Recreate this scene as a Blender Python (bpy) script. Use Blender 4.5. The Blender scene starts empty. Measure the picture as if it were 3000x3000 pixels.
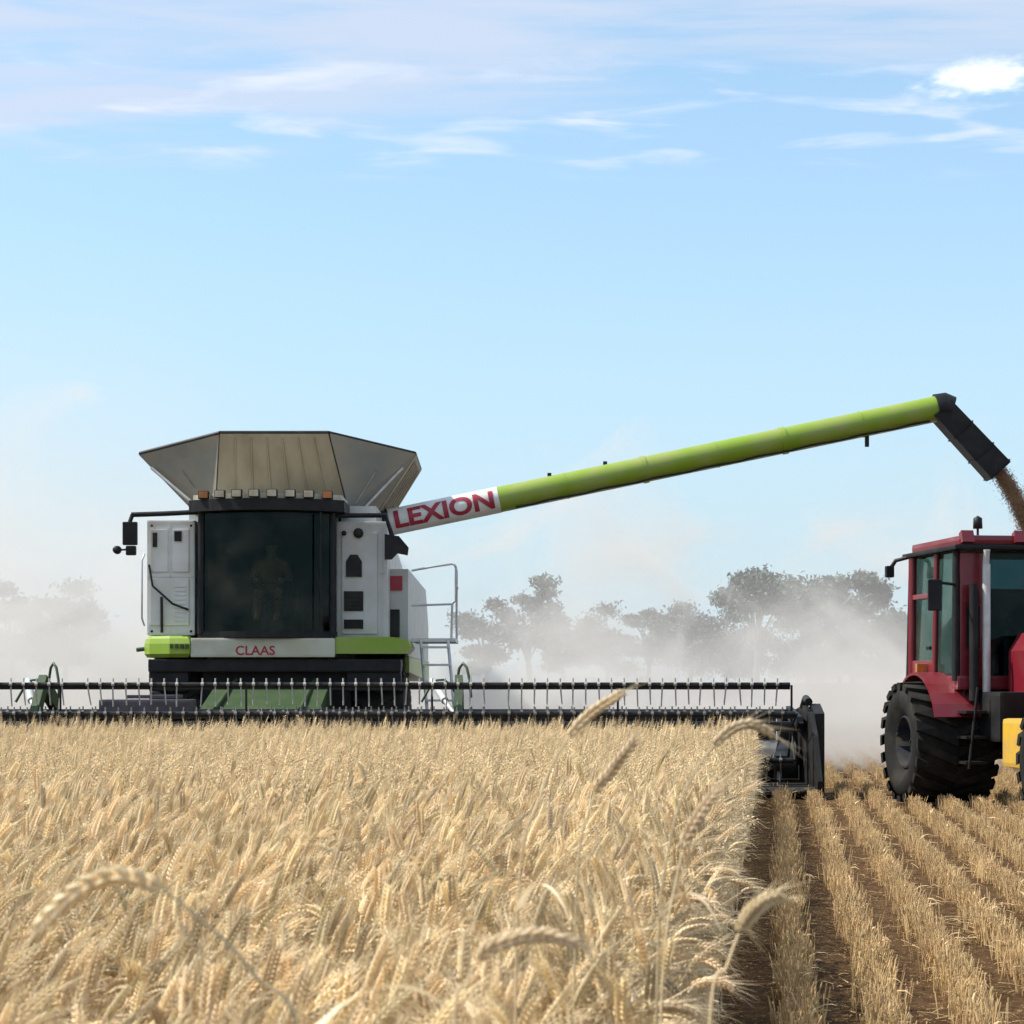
import bpy, bmesh, math, random
from mathutils import Vector, Matrix, noise
R = math.radians
random.seed(7)
scene = bpy.context.scene
COL = scene.collection
F = 6000.0          # focal length in pixels of the 3000 px photograph
CAMH = 1.4          # camera height
HZ = 2000.0         # horizon row

def px(X, yp, Y):
    """a point Y metres ahead that the photograph shows at column X, row yp"""
    return Vector(((X - 1500) / F * Y, Y, CAMH + (HZ - yp) / F * Y))

# ------------------------------------------------------------------ materials
def nodes_of(m):
    m.use_nodes = True
    nt = m.node_tree
    nt.nodes.clear()
    return nt, nt.nodes, nt.links

def mat(name, c1, rough=0.5, c2=None, scale=6.0, metal=0.0, bump=0.0, bscale=None, detail=5.0, coat=0.0,
        rnd=0.0, transl=0.0, lo=0.35, hi=0.65, stretch=None, spec=0.5):
    m = bpy.data.materials.new(name)
    nt, N, L = nodes_of(m)
    out = N.new('ShaderNodeOutputMaterial')
    b = N.new('ShaderNodeBsdfPrincipled')
    b.inputs['Roughness'].default_value = rough
    b.inputs['Metallic'].default_value = metal
    b.inputs['Specular IOR Level'].default_value = spec
    if coat: b.inputs['Coat Weight'].default_value = coat
    tc = N.new('ShaderNodeTexCoord')
    vec = tc.outputs['Object']
    if stretch:
        mp = N.new('ShaderNodeMapping'); mp.inputs['Scale'].default_value = stretch
        L.new(vec, mp.inputs['Vector']); vec = mp.outputs['Vector']
    col = None
    if c2 is not None:
        nz = N.new('ShaderNodeTexNoise'); nz.inputs['Scale'].default_value = scale; nz.inputs['Detail'].default_value = detail
        L.new(vec, nz.inputs['Vector'])
        mr = N.new('ShaderNodeMapRange'); mr.inputs['From Min'].default_value = lo; mr.inputs['From Max'].default_value = hi
        L.new(nz.outputs['Fac'], mr.inputs['Value'])
        mx = N.new('ShaderNodeMix'); mx.data_type = 'RGBA'
        mx.inputs['A'].default_value = (*c1, 1); mx.inputs['B'].default_value = (*c2, 1)
        L.new(mr.outputs['Result'], mx.inputs['Factor'])
        col = mx.outputs['Result']
    if rnd:
        oi = N.new('ShaderNodeObjectInfo')
        hs = N.new('ShaderNodeHueSaturation')
        mr2 = N.new('ShaderNodeMapRange'); mr2.inputs['To Min'].default_value = 1 - rnd; mr2.inputs['To Max'].default_value = 1 + rnd
        L.new(oi.outputs['Random'], mr2.inputs['Value']); L.new(mr2.outputs['Result'], hs.inputs['Value'])
        ml = N.new('ShaderNodeMath'); ml.operation = 'MULTIPLY'; ml.inputs[1].default_value = 7.13
        fr = N.new('ShaderNodeMath'); fr.operation = 'FRACT'
        L.new(oi.outputs['Random'], ml.inputs[0]); L.new(ml.outputs[0], fr.inputs[0])
        mr3 = N.new('ShaderNodeMapRange'); mr3.inputs['To Min'].default_value = 0.489; mr3.inputs['To Max'].default_value = 0.503
        L.new(fr.outputs[0], mr3.inputs['Value']); L.new(mr3.outputs['Result'], hs.inputs['Hue'])
        if col is not None: L.new(col, hs.inputs['Color'])
        else: hs.inputs['Color'].default_value = (*c1, 1)
        col = hs.outputs['Color']
    if col is not None: L.new(col, b.inputs['Base Color'])
    else: b.inputs['Base Color'].default_value = (*c1, 1)
    if bump:
        nb = N.new('ShaderNodeTexNoise'); nb.inputs['Scale'].default_value = bscale or scale * 3; nb.inputs['Detail'].default_value = 6
        L.new(vec, nb.inputs['Vector'])
        bp = N.new('ShaderNodeBump'); bp.inputs['Strength'].default_value = bump; bp.inputs['Distance'].default_value = 0.02
        L.new(nb.outputs['Fac'], bp.inputs['Height']); L.new(bp.outputs['Normal'], b.inputs['Normal'])
    sh = b.outputs[0]
    if transl:
        tr = N.new('ShaderNodeBsdfTranslucent')
        if col is not None: L.new(col, tr.inputs['Color'])
        else: tr.inputs['Color'].default_value = (*c1, 1)
        ms = N.new('ShaderNodeMixShader'); ms.inputs[0].default_value = transl
        L.new(sh, ms.inputs[1]); L.new(tr.outputs[0], ms.inputs[2]); sh = ms.outputs[0]
    L.new(sh, out.inputs['Surface'])
    return m

def glass_mat(name, tint, refl_rough=0.02):
    m = bpy.data.materials.new(name)
    nt, N, L = nodes_of(m)
    out = N.new('ShaderNodeOutputMaterial')
    t = N.new('ShaderNodeBsdfTransparent'); t.inputs[0].default_value = (*tint, 1)
    g = N.new('ShaderNodeBsdfGlossy'); g.inputs['Roughness'].default_value = refl_rough; g.inputs['Color'].default_value = (0.65, 1, .9, 1)
    lw = N.new('ShaderNodeLayerWeight')
    pw = N.new('ShaderNodeMath'); pw.operation = 'POWER'; pw.inputs[1].default_value = 5; L.new(lw.outputs['Facing'], pw.inputs[0])
    fz = N.new('ShaderNodeMath'); fz.operation = 'MULTIPLY_ADD'; fz.inputs[1].default_value = .97; fz.inputs[2].default_value = .012; L.new(pw.outputs[0], fz.inputs[0])
    mx = N.new('ShaderNodeMixShader')
    L.new(fz.outputs[0], mx.inputs[0]); L.new(t.outputs[0], mx.inputs[1]); L.new(g.outputs[0], mx.inputs[2])
    df = N.new('ShaderNodeBsdfDiffuse'); df.inputs[0].default_value = (.30, .27, .21, 1)
    tc = N.new('ShaderNodeTexCoord'); nz = N.new('ShaderNodeTexNoise'); nz.inputs['Scale'].default_value = 2.3; nz.inputs['Detail'].default_value = 6
    L.new(tc.outputs['Object'], nz.inputs['Vector'])
    mr = N.new('ShaderNodeMapRange'); mr.inputs['From Min'].default_value = .42; mr.inputs['From Max'].default_value = .75; mr.inputs['To Max'].default_value = .10
    L.new(nz.outputs['Fac'], mr.inputs['Value'])
    m2 = N.new('ShaderNodeMixShader'); L.new(mr.outputs['Result'], m2.inputs[0]); L.new(mx.outputs[0], m2.inputs[1]); L.new(df.outputs[0], m2.inputs[2])
    L.new(m2.outputs[0], out.inputs['Surface'])
    return m

DUST = (0.36, 0.31, 0.22)
M = dict(
    lime=mat('lime_paint', (0.21, 0.33, 0.015), 0.42, (0.30, 0.33, 0.09), 2.2, coat=0.1, lo=0.42, hi=0.75, detail=8, bump=.04),
    dgreen=mat('dark_green_paint', (0.028, 0.062, 0.018), 0.5, (0.065, 0.085, 0.035), 4.0, lo=0.4, hi=0.8),
    grey=mat('light_grey_paint', (0.50, 0.51, 0.50), 0.45, (0.42, 0.41, 0.37), 2.5, bump=0.05),
    white=mat('off_white_paint', (0.74, 0.74, 0.70), 0.4, (0.62, 0.60, 0.53), 2.5),
    cream=mat('cream_paint', (0.55, 0.54, 0.44), 0.45, (0.45, 0.42, 0.31), 3.0),
    tank=mat('tank_sheet', (0.30, 0.255, 0.18), 0.55, (0.23, 0.19, 0.125), 1.6, bump=0.08, stretch=(3, 3, .5)),
    gusset=mat('tank_gusset', (0.20, 0.205, 0.18), 0.6, (0.27, 0.245, 0.19), 2.2),
    black=mat('black_plastic', (0.010, 0.010, 0.011), 0.55, (0.026, 0.025, 0.022), 5.0, lo=0.45, hi=0.85, spec=.25),
    dark=mat('dark_steel', (0.014, 0.014, 0.014), 0.55, (0.040, 0.036, 0.028), 5.0, lo=0.45, hi=0.85, spec=.25),
    steel=mat('worn_steel', (0.32, 0.31, 0.29), 0.4, (0.2, 0.18, 0.15), 5.0, metal=0.7),
    silver=mat('galvanised_rail', (0.55, 0.57, 0.57), 0.4, (0.45, 0.45, 0.43), 8.0, metal=0.2),
    rubber=mat('tyre_rubber', (0.012, 0.012, 0.011), 0.85, (0.042, 0.036, 0.026), 4.0, bump=0.2, lo=0.45, hi=0.85, spec=.2),
    rim=mat('rim_paint', (0.25, 0.26, 0.27), 0.45, (0.18, 0.16, 0.13), 6.0),
    navy=mat('dark_rim_paint', (0.014, 0.016, 0.026), 0.8, (0.04, 0.036, 0.03), 6.0, spec=.15),
    red=mat('red_paint', (0.16, 0.006, 0.014), 0.4, (0.17, 0.028, 0.026), 3.0, coat=0.3, lo=0.45, hi=0.85),
    yellow=mat('yellow_paint', (0.62, 0.37, 0.03), 0.45, (0.5, 0.32, 0.08), 5.0),
    letter=mat('red_lettering', (0.36, 0.008, 0.03), 0.45, (0.30, 0.02, 0.04), 8.0),
    lamp=mat('lamp_lens', (0.55, 0.49, 0.38), 0.25, (0.42, 0.34, 0.22), 9.0),
    orange=mat('amber_lens', (0.48, 0.17, 0.04), 0.3, (0.36, 0.12, 0.03), 9.0),
    tine=mat('pale_tines', (0.46, 0.45, 0.42), 0.6, (0.34, 0.32, 0.27), 9.0),
    seatm=mat('seat_fabric', (0.05, 0.05, 0.055), 0.8, (0.07, 0.065, 0.06), 12.0),
    glass=glass_mat('cab_glass', (0.22, 0.31, 0.29)),
    tglass=glass_mat('tinted_tractor_glass', (0.06, 0.15, 0.20)),
    soil=None,
    grain=mat('wheat_grain', (0.38, 0.22, 0.11), 0.6, (0.26, 0.14, 0.065), 30.0, bump=.4),
    straw=mat('straw_stem', (0.83, 0.69, 0.43), 0.55, (0.73, 0.57, 0.32), 9.0, rnd=0.25, transl=0.2),
    ear=mat('wheat_ear_husk', (0.81, 0.67, 0.41), 0.6, (0.68, 0.52, 0.28), 60.0, rnd=0.3, transl=0.2),
    leafd=mat('dry_wheat_leaf', (0.83, 0.71, 0.48), 0.6, (0.71, 0.57, 0.33), 14.0, rnd=0.2, transl=0.3),
    stub=mat('stubble_straw', (0.66, 0.48, 0.24), 0.6, (0.52, 0.35, 0.15), 12.0, rnd=0.28, transl=0.1),
    leaf=mat('gum_leaf', (0.022, 0.042, 0.028), 0.6, (0.04, 0.06, 0.04), 1.2, rnd=0.2, transl=0.15),
    bark=mat('gum_bark', (0.22, 0.19, 0.16), 0.8, (0.12, 0.10, 0.08), 3.0, bump=0.3),
    skin=mat('skin', (0.45, 0.24, 0.16), 0.5, (0.40, 0.20, 0.13), 20.0),
    shirt=mat('rust_shirt_cloth', (0.36, 0.13, 0.04), 0.85, (0.29, 0.10, 0.035), 14.0),
)

# ------------------------------------------------------------------ mesh helpers
class MB:
    def __init__(s): s.v = []; s.f = []; s.mi = []; s.cur = 0; s.sm = []; s.smooth = False
    def add(s, vs, fs):
        o = len(s.v); s.v += [tuple(v) for v in vs]
        for f in fs: s.f.append([i + o for i in f]); s.mi.append(s.cur); s.sm.append(s.smooth)
    def box(s, x0, x1, y0, y1, z0, z1, bev=0.0, rot=None, piv=None):
        if bev <= 0:
            vs = [Vector((x, y, z)) for x in (x0, x1) for y in (y0, y1) for z in (z0, z1)]
            fs = [(0, 1, 3, 2), (4, 6, 7, 5), (0, 4, 5, 1), (2, 3, 7, 6), (0, 2, 6, 4), (1, 5, 7, 3)]
        else:
            bm = bmesh.new(); bmesh.ops.create_cube(bm, size=1)
            for v in bm.verts:
                v.co = Vector((x0 + (v.co.x + .5) * (x1 - x0), y0 + (v.co.y + .5) * (y1 - y0), z0 + (v.co.z + .5) * (z1 - z0)))
            bmesh.ops.bevel(bm, geom=bm.edges[:], offset=bev, segments=2, affect='EDGES', profile=0.7)
            bm.verts.index_update()
            vs = [v.co.copy() for v in bm.verts]; fs = [[v.index for v in f.verts] for f in bm.faces]; bm.free()
        if rot is not None:
            p = Vector(piv); vs = [p + rot @ (v - p) for v in vs]
        s.add(vs, fs)
    def tube(s, pts, r, n=8, cap=True, smooth=True):
        pts = [Vector(p) for p in pts]; rs = r if isinstance(r, (list, tuple)) else [r] * len(pts)
        vs = []; fs = []; up = None
        for i, p in enumerate(pts):
            t = (pts[min(i + 1, len(pts) - 1)] - pts[max(i - 1, 0)]).normalized()
            if up is None:
                up = Vector((0, 0, 1)) if abs(t.z) < .9 else Vector((0, 1, 0))
            a = t.cross(up).normalized(); b = a.cross(t).normalized(); up = b
            for k in range(n):
                w = 2 * math.pi * k / n
                vs.append(p + (a * math.cos(w) + b * math.sin(w)) * rs[i])
        for i in range(len(pts) - 1):
            for k in range(n):
                fs.append((i * n + k, i * n + (k + 1) % n, (i + 1) * n + (k + 1) % n, (i + 1) * n + k))
        o = s.smooth; s.smooth = smooth; s.add(vs, fs); s.smooth = o
        if cap: s.add(vs[:n], [tuple(range(n))[::-1]]); s.add(vs[-n:], [tuple(range(n))])
    def prism(s, poly, axis, a0, a1):
        """poly in the plane across axis ('x': (y,z), 'y': (x,z), 'z': (x,y)), run from a0 to a1"""
        def mk(p, a):
            return {'x': (a, p[0], p[1]), 'y': (p[0], a, p[1]), 'z': (p[0], p[1], a)}[axis]
        n = len(poly)
        vs = [mk(p, a0) for p in poly] + [mk(p, a1) for p in poly]
        fs = [tuple(range(n))[::-1], tuple(range(n, 2 * n))] + [(i, (i + 1) % n, n + (i + 1) % n, n + i) for i in range(n)]
        s.add(vs, fs)
    def slab(s, quad, th):
        q = [Vector(p) for p in quad]
        nn = (q[1] - q[0]).cross(q[-1] - q[0]).normalized() * th
        n = len(q); vs = q + [p + nn for p in q]
        s.add(vs, [tuple(range(n))[::-1], tuple(range(n, 2 * n))] + [(i, (i + 1) % n, n + (i + 1) % n, n + i) for i in range(n)])
    def lathe(s, prof, c, axis='x', n=32, smooth=True):
        """prof: list of (offset along axis, radius)"""
        vs = []; fs = []; c = Vector(c)
        for (a, r) in prof:
            for k in range(n):
                w = 2 * math.pi * k / n; u, v = r * math.cos(w), r * math.sin(w)
                vs.append(c + Vector({'x': (a, u, v), 'y': (u, a, v), 'z': (u, v, a)}[axis]))
        for i in range(len(prof) - 1):
            for k in range(n):
                fs.append((i * n + k, i * n + (k + 1) % n, (i + 1) * n + (k + 1) % n, (i + 1) * n + k))
        o = s.smooth; s.smooth = smooth; s.add(vs, fs); s.smooth = o
    def build(s, name, mats, parent=None, loc=None):
        me = bpy.data.meshes.new(name); me.from_pydata(s.v, [], s.f)
        for m in (mats if isinstance(mats, (list, tuple)) else [mats]): me.materials.append(m)
        me.polygons.foreach_set('material_index', s.mi)
        me.polygons.foreach_set('use_smooth', s.sm)
        bm = bmesh.new(); bm.from_mesh(me); bmesh.ops.recalc_face_normals(bm, faces=bm.faces); bm.to_mesh(me); bm.free()
        o = bpy.data.objects.new(name, me); COL.objects.link(o)
        if parent: o.parent = parent
        if loc: o.location = loc
        return o

def tag(o, label=None, cat=None, group=None, kind=None):
    if label: o['label'] = label
    if cat: o['category'] = cat
    if group: o['group'] = group
    if kind: o['kind'] = kind
    return o

def empty(name, loc, rz=0.0):
    o = bpy.data.objects.new(name, None); COL.objects.link(o)
    o.location = loc; o.rotation_euler = (0, 0, rz); o.empty_display_size = .3
    return o

def B(name, m, parent, *a, **k):
    b = MB(); b.box(*a, **k); return b.build(name, m, parent)

def T(name, m, parent, pts, r, n=8):
    b = MB(); b.tube(pts, r, n); return b.build(name, m, parent)

def text_mesh(body, height, offset=0.012):
    cu = bpy.data.curves.new('txt', 'FONT'); cu.body = body; cu.size = 1.0; cu.offset = offset
    cu.align_x = 'CENTER'; cu.align_y = 'CENTER'; cu.resolution_u = 4; cu.extrude = 0
    ob = bpy.data.objects.new('txt', cu); COL.objects.link(ob)
    dg = bpy.context.evaluated_depsgraph_get()
    me = bpy.data.meshes.new_from_object(ob.evaluated_get(dg))
    bpy.data.objects.remove(ob); bpy.data.curves.remove(cu)
    bm = bmesh.new(); bm.from_mesh(me); bpy.data.meshes.remove(me)
    bmesh.ops.triangulate(bm, faces=bm.faces)
    bmesh.ops.subdivide_edges(bm, edges=[e for e in bm.edges if e.calc_length() > .12], cuts=3, use_grid_fill=False)
    bmesh.ops.triangulate(bm, faces=bm.faces)
    bmesh.ops.subdivide_edges(bm, edges=[e for e in bm.edges if e.calc_length() > .1], cuts=2, use_grid_fill=False)
    bmesh.ops.triangulate(bm, faces=bm.faces)
    ys = [v.co.y for v in bm.verts]; k = height / (max(ys) - min(ys)); cy = (max(ys) + min(ys)) / 2
    xs = [v.co.x for v in bm.verts]; cx = (max(xs) + min(xs)) / 2
    bm.verts.index_update()
    vs = [((v.co.x - cx) * k, (v.co.y - cy) * k) for v in bm.verts]
    fs = [[v.index for v in f.verts] for f in bm.faces]; bm.free()
    return vs, fs

def tyre_mb(D, W, rimR, lugs=20, lug_h=.05):
    """tyre about the x axis, centred at the origin"""
    b = MB(); R0 = D / 2 - lug_h; h = W / 2
    b.lathe([(-h * .80, rimR), (-h * .97, rimR + (R0 - rimR) * .35), (-h, rimR + (R0 - rimR) * .62), (-h * .93, R0 * .965), (-h * .80, R0),
             (0, R0 * 1.005), (h * .80, R0), (h * .93, R0 * .965), (h, rimR + (R0 - rimR) * .62), (h * .97, rimR + (R0 - rimR) * .35), (h * .80, rimR)],
            (0, 0, 0), 'x', 40)
    for s in (-1, 1):
        for k in range(lugs):
            w0 = 2 * math.pi * (k + (.5 if s > 0 else 0)) / lugs
            d = 2 * math.pi / lugs * .95
            vs = []
            for (u, w, lw) in ((0.02, w0 + d, .22), (.55, w0 + d * .45, .24), (1.0, w0, .30)):
                for e in (-1, 1):
                    for rr in (R0 - .03, R0 + lug_h * (1 if u < .9 else .75)):
                        ang = w + e * lw * d
                        vs.append((s * h * u, rr * math.cos(ang), rr * math.sin(ang)))
            fs = []
            for i in (0, 4):
                fs += [(i, i + 1, i + 5, i + 4), (i + 2, i + 6, i + 7, i + 3), (i + 1, i + 3, i + 7, i + 5)]
            fs += [(0, 2, 3, 1), (8, 9, 11, 10)]
            b.add(vs, fs)
    return b

def wheel(root, D, W, rimR, loc, rimmat, lugs=20, yaw=0.0):
    hub = MB(); hub.lathe([(-W * .3, .001), (-W * .3, .17), (-W * .2, .2), (W * .2, .2), (W * .3, .17), (W * .3, .001)], (0, 0, 0), 'x', 20)
    for k in range(8):
        w = k * math.pi / 4
        for s in (-1, 1):
            hub.box(s * W * .3 - .02, s * W * .3 + .02, .12 * math.cos(w) - .015, .12 * math.cos(w) + .015, .12 * math.sin(w) - .015, .12 * math.sin(w) + .015)
    h = hub.build('wheel', M['dark'], root, loc)
    h.rotation_euler = (0, 0, yaw)
    tyre_mb(D, W, rimR, lugs).build('tyre', M['rubber'], h)
    r = MB(); r.lathe([(-W * .42, rimR * 1.02), (-W * .44, rimR * .94), (-W * .2, rimR * .86), (-W * .12, rimR * .5), (-W * .12, .15),
                       (W * .12, .15), (W * .12, rimR * .5), (W * .2, rimR * .86), (W * .44, rimR * .94), (W * .42, rimR * 1.02)], (0, 0, 0), 'x', 32)
    r.build('rim', rimmat, h)
    return h

# ------------------------------------------------------------------ camera, light, sky
cam = bpy.data.cameras.new('camera'); co = bpy.data.objects.new('camera', cam); COL.objects.link(co)
co.location = (0, 0, CAMH); co.rotation_euler = (R(90), 0, 0)
cam.sensor_width = 36; cam.lens = 36 * F / 3000; cam.shift_y = (HZ - 1500) / 3000
cam.clip_start = .05; cam.clip_end = 20000
cam.dof.use_dof = True; cam.dof.focus_distance = 22; cam.dof.aperture_fstop = 12
scene.camera = co

SUN_EL = R(50); SUN_AZ = (-0.98, 0.12)     # towards the sun, in plan
sd = Vector((SUN_AZ[0], SUN_AZ[1], 0)).normalized() * math.cos(SUN_EL) + Vector((0, 0, math.sin(SUN_EL)))
sl = bpy.data.lights.new('sun', 'SUN'); sl.energy = 4.2; sl.angle = R(.55); sl.color = (1, .955, .88)
so = bpy.data.objects.new('sun', sl); COL.objects.link(so); so.location = (-20, -8, 30)
so.rotation_euler = (-sd).to_track_quat('-Z', 'Y').to_euler()

w = bpy.data.worlds.new('World'); scene.world = w; w.use_nodes = True
nt = w.node_tree; N = nt.nodes; L = nt.links; N.clear()
out = N.new('ShaderNodeOutputWorld'); bg = N.new('ShaderNodeBackground'); bg.inputs['Strength'].default_value = .115
sky = N.new('ShaderNodeTexSky'); sky.sky_type = 'NISHITA'; sky.sun_disc = False
sky.sun_elevation = SUN_EL; sky.sun_rotation = math.atan2(sd.x, sd.y)
sky.altitude = 0; sky.air_density = 1.0; sky.dust_density = 0.15; sky.ozone_density = 1.0
tc = N.new('ShaderNodeTexCoord'); sep = N.new('ShaderNodeSeparateXYZ'); L.new(tc.outputs['Generated'], sep.inputs[0])
def math_n(op, a, b=None, c=None):
    n = N.new('ShaderNodeMath'); n.operation = op
    for i, q in enumerate((a, b, c)):
        if q is None: continue
        if isinstance(q, (int, float)): n.inputs[i].default_value = q
        else: L.new(q, n.inputs[i])
    return n.outputs[0]
def smooth(v, a, b, t0=0, t1=1):
    n = N.new('ShaderNodeMapRange'); n.interpolation_type = 'SMOOTHSTEP'
    n.inputs['From Min'].default_value = a; n.inputs['From Max'].default_value = b
    n.inputs['To Min'].default_value = t0; n.inputs['To Max'].default_value = t1
    L.new(v, n.inputs['Value']); return n.outputs['Result']
zc = math_n('MAXIMUM', sep.outputs['Z'], .02)
u = math_n('DIVIDE', sep.outputs['X'], zc); v = math_n('DIVIDE', sep.outputs['Y'], zc)
cmb = N.new('ShaderNodeCombineXYZ')      # a thin cloud sheet high above
L.new(math_n('MULTIPLY', math_n('ADD', u, math_n('MULTIPLY', v, .16)), 1.0), cmb.inputs[0]); L.new(math_n('MULTIPLY', v, 2.6), cmb.inputs[1])
nz = N.new('ShaderNodeTexNoise'); nz.inputs['Scale'].default_value = 1.7; nz.inputs['Detail'].default_value = 7; nz.inputs['Roughness'].default_value = .55
nz.inputs['Distortion'].default_value = .35
L.new(cmb.outputs[0], nz.inputs['Vector'])
edge = smooth(math_n('ADD', v, math_n('MULTIPLY', u, .35)), 3.95, 3.25)     # the sheet ends a few km ahead
streak = math_n('MULTIPLY', smooth(math_n('ADD', nz.outputs['Fac'], math_n('MULTIPLY', edge, .22)), .5, .82), edge)
# one small cumulus far to the right
du = math_n('DIVIDE', math_n('SUBTRACT', u, .775), .085); dv = math_n('DIVIDE', math_n('SUBTRACT', v, 3.38), .10)
rr = math_n('SQRT', math_n('ADD', math_n('MULTIPLY', du, du), math_n('MULTIPLY', dv, dv)))
cm2 = N.new('ShaderNodeCombineXYZ'); L.new(math_n('MULTIPLY', u, 24), cm2.inputs[0]); L.new(math_n('MULTIPLY', v, 15), cm2.inputs[1])
nz2 = N.new('ShaderNodeTexNoise'); nz2.inputs['Scale'].default_value = 1.0; nz2.inputs['Detail'].default_value = 6
L.new(cm2.outputs[0], nz2.inputs['Vector'])
puff = smooth(math_n('SUBTRACT', math_n('ADD', nz2.outputs['Fac'], .55), math_n('MULTIPLY', rr, .55)), .30, .95)
def mixc(fac, a, b):
    n = N.new('ShaderNodeMix'); n.data_type = 'RGBA'
    L.new(fac, n.inputs['Factor']); L.new(a, n.inputs['A'])
    if isinstance(b, tuple): n.inputs['B'].default_value = b
    else: L.new(b, n.inputs['B'])
    return n.outputs['Result']
veil = N.new('ShaderNodeValue'); veil.outputs[0].default_value = .30          # thin high veil over the whole sky
c0 = mixc(veil.outputs[0], sky.outputs[0], (3.0, 5.0, 6.2, 1))
c0 = mixc(smooth(sep.outputs['Z'], .27, .0, 0, .88), c0, (2.85, 3.9, 4.6, 1))    # hazy air low over the horizon
c = mixc(math_n('MULTIPLY', streak, .75), c0, (3.8, 4.2, 5.05, 1))
cm3 = N.new('ShaderNodeCombineXYZ'); L.new(math_n('MULTIPLY', u, 3.4), cm3.inputs[0]); L.new(math_n('MULTIPLY', v, 5.5), cm3.inputs[1])
nz3 = N.new('ShaderNodeTexNoise'); nz3.inputs['Scale'].default_value = 1.0; nz3.inputs['Detail'].default_value = 6; nz3.inputs['Distortion'].default_value = .4
L.new(cm3.outputs[0], nz3.inputs['Vector'])
bits = math_n('MULTIPLY', math_n('MULTIPLY', smooth(nz3.outputs['Fac'], .50, .74), smooth(v, 3.15, 3.4)), smooth(v, 4.15, 3.75))
c = mixc(math_n('MULTIPLY', bits, .75), c, (4.9, 5.2, 6.0, 1))
c = mixc(puff, c, (6.8, 6.9, 7.0, 1))
L.new(c, bg.inputs['Color']); L.new(bg.outputs[0], out.inputs['Surface'])
# ------------------------------------------------------------------ ground
THETA = math.atan(770 / F); TT = math.tan(THETA)     # the seed rows run to a point right of the picture's middle
EDGE = -0.22                                          # the cut edge of the crop: x = EDGE + TT*y
ROW = 0.365; ROW0 = 0.095

def soil_material():
    m = bpy.data.materials.new('soil_and_chaff'); nt, N, L = nodes_of(m)
    out = N.new('ShaderNodeOutputMaterial'); b = N.new('ShaderNodeBsdfPrincipled'); b.inputs['Roughness'].default_value = .95
    b.inputs['Specular IOR Level'].default_value = .1
    tc = N.new('ShaderNodeTexCoord')
    def nzz(sc, det=6):
        n = N.new('ShaderNodeTexNoise'); n.inputs['Scale'].default_value = sc; n.inputs['Detail'].default_value = det
        L.new(tc.outputs['Object'], n.inputs['Vector']); return n
    def ramp(n, a, b_):
        r = N.new('ShaderNodeMapRange'); r.inputs['From Min'].default_value = a; r.inputs['From Max'].default_value = b_
        L.new(n.outputs['Fac'], r.inputs['Value']); return r.outputs['Result']
    m1 = N.new('ShaderNodeMix'); m1.data_type = 'RGBA'; m1.inputs['A'].default_value = (.050, .026, .010, 1); m1.inputs['B'].default_value = (.095, .052, .022, 1)
    L.new(ramp(nzz(7), .35, .65), m1.inputs['Factor'])
    m2 = N.new('ShaderNodeMix'); m2.data_type = 'RGBA'; m2.inputs['B'].default_value = (.42, .29, .14, 1)
    L.new(m1.outputs['Result'], m2.inputs['A']); L.new(ramp(nzz(55, 3), .62, .70), m2.inputs['Factor'])
    L.new(m2.outputs['Result'], b.inputs['Base Color'])
    bp = N.new('ShaderNodeBump'); bp.inputs['Strength'].default_value = .8; bp.inputs['Distance'].default_value = .03
    L.new(nzz(28).outputs['Fac'], bp.inputs['Height']); L.new(bp.outputs['Normal'], b.inputs['Normal'])
    L.new(b.outputs[0], out.inputs['Surface'])
    return m
M['soil'] = soil_material()

def ground():
    b = MB()
    # one sheet: fine near the camera, coarse out to the horizon
    def axis(lo, hi, step, far):
        a = []; t = lo
        while t <= hi + 1e-6: a.append(t); t += step
        g = step
        while a[-1] < far: g *= 1.45; a.append(a[-1] + g)
        g = step
        while a[0] > -far: g *= 1.45; a.insert(0, a[0] - g)
        return a
    xs = axis(-4, 8, .17, 6000); ys = axis(0, 26, .25, 6000)
    vs = []
    for y in ys:
        for x in xs:
            z = 0.0
            if -5 < x < 9 and -1 < y < 28:
                z = -abs(noise.noise(Vector((x * 1.3, y * 1.3, 0)))) * .02
            vs.append((x, y, z - .005))
    nx = len(xs); fs = [(j * nx + i, j * nx + i + 1, (j + 1) * nx + i + 1, (j + 1) * nx + i) for j in range(len(ys) - 1) for i in range(nx - 1)]
    b.add(vs, fs)
    tag(b.build('ground', M['soil']), 'brown soil with chaff under the stubble and the crop', 'ground', kind='structure')
ground()

# ------------------------------------------------------------------ wheat
def spikelet(b, c, t, side, nrm, ln, wd, hi):
    """a pointed husk at c along t"""
    if hi:
        ring = []
        for f_, w_ in ((.28, 1.0), (.66, .78)):
            for k in range(5):
                a = 2 * math.pi * k / 5
                ring.append(c + t * ln * f_ + (side * math.cos(a) + nrm * math.sin(a)) * wd * w_)
        vs = [c - t * ln * .05] + ring + [c + t * ln]
        fs = []
        for k in range(5):
            k2 = (k + 1) % 5
            fs += [(0, 1 + k2, 1 + k), (1 + k, 1 + k2, 6 + k2, 6 + k), (6 + k, 6 + k2, 11)]
    else:
        vs = [c, c + t * ln * .4 + side * wd, c + t * ln * .4 + nrm * wd, c + t * ln * .4 - side * wd, c + t * ln * .4 - nrm * wd, c + t * ln]
        fs = []
        for k in range(4):
            k2 = (k + 1) % 4
            fs += [(0, 1 + k2, 1 + k), (1 + k, 1 + k2, 5)]
    b.add(vs, fs)

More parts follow.
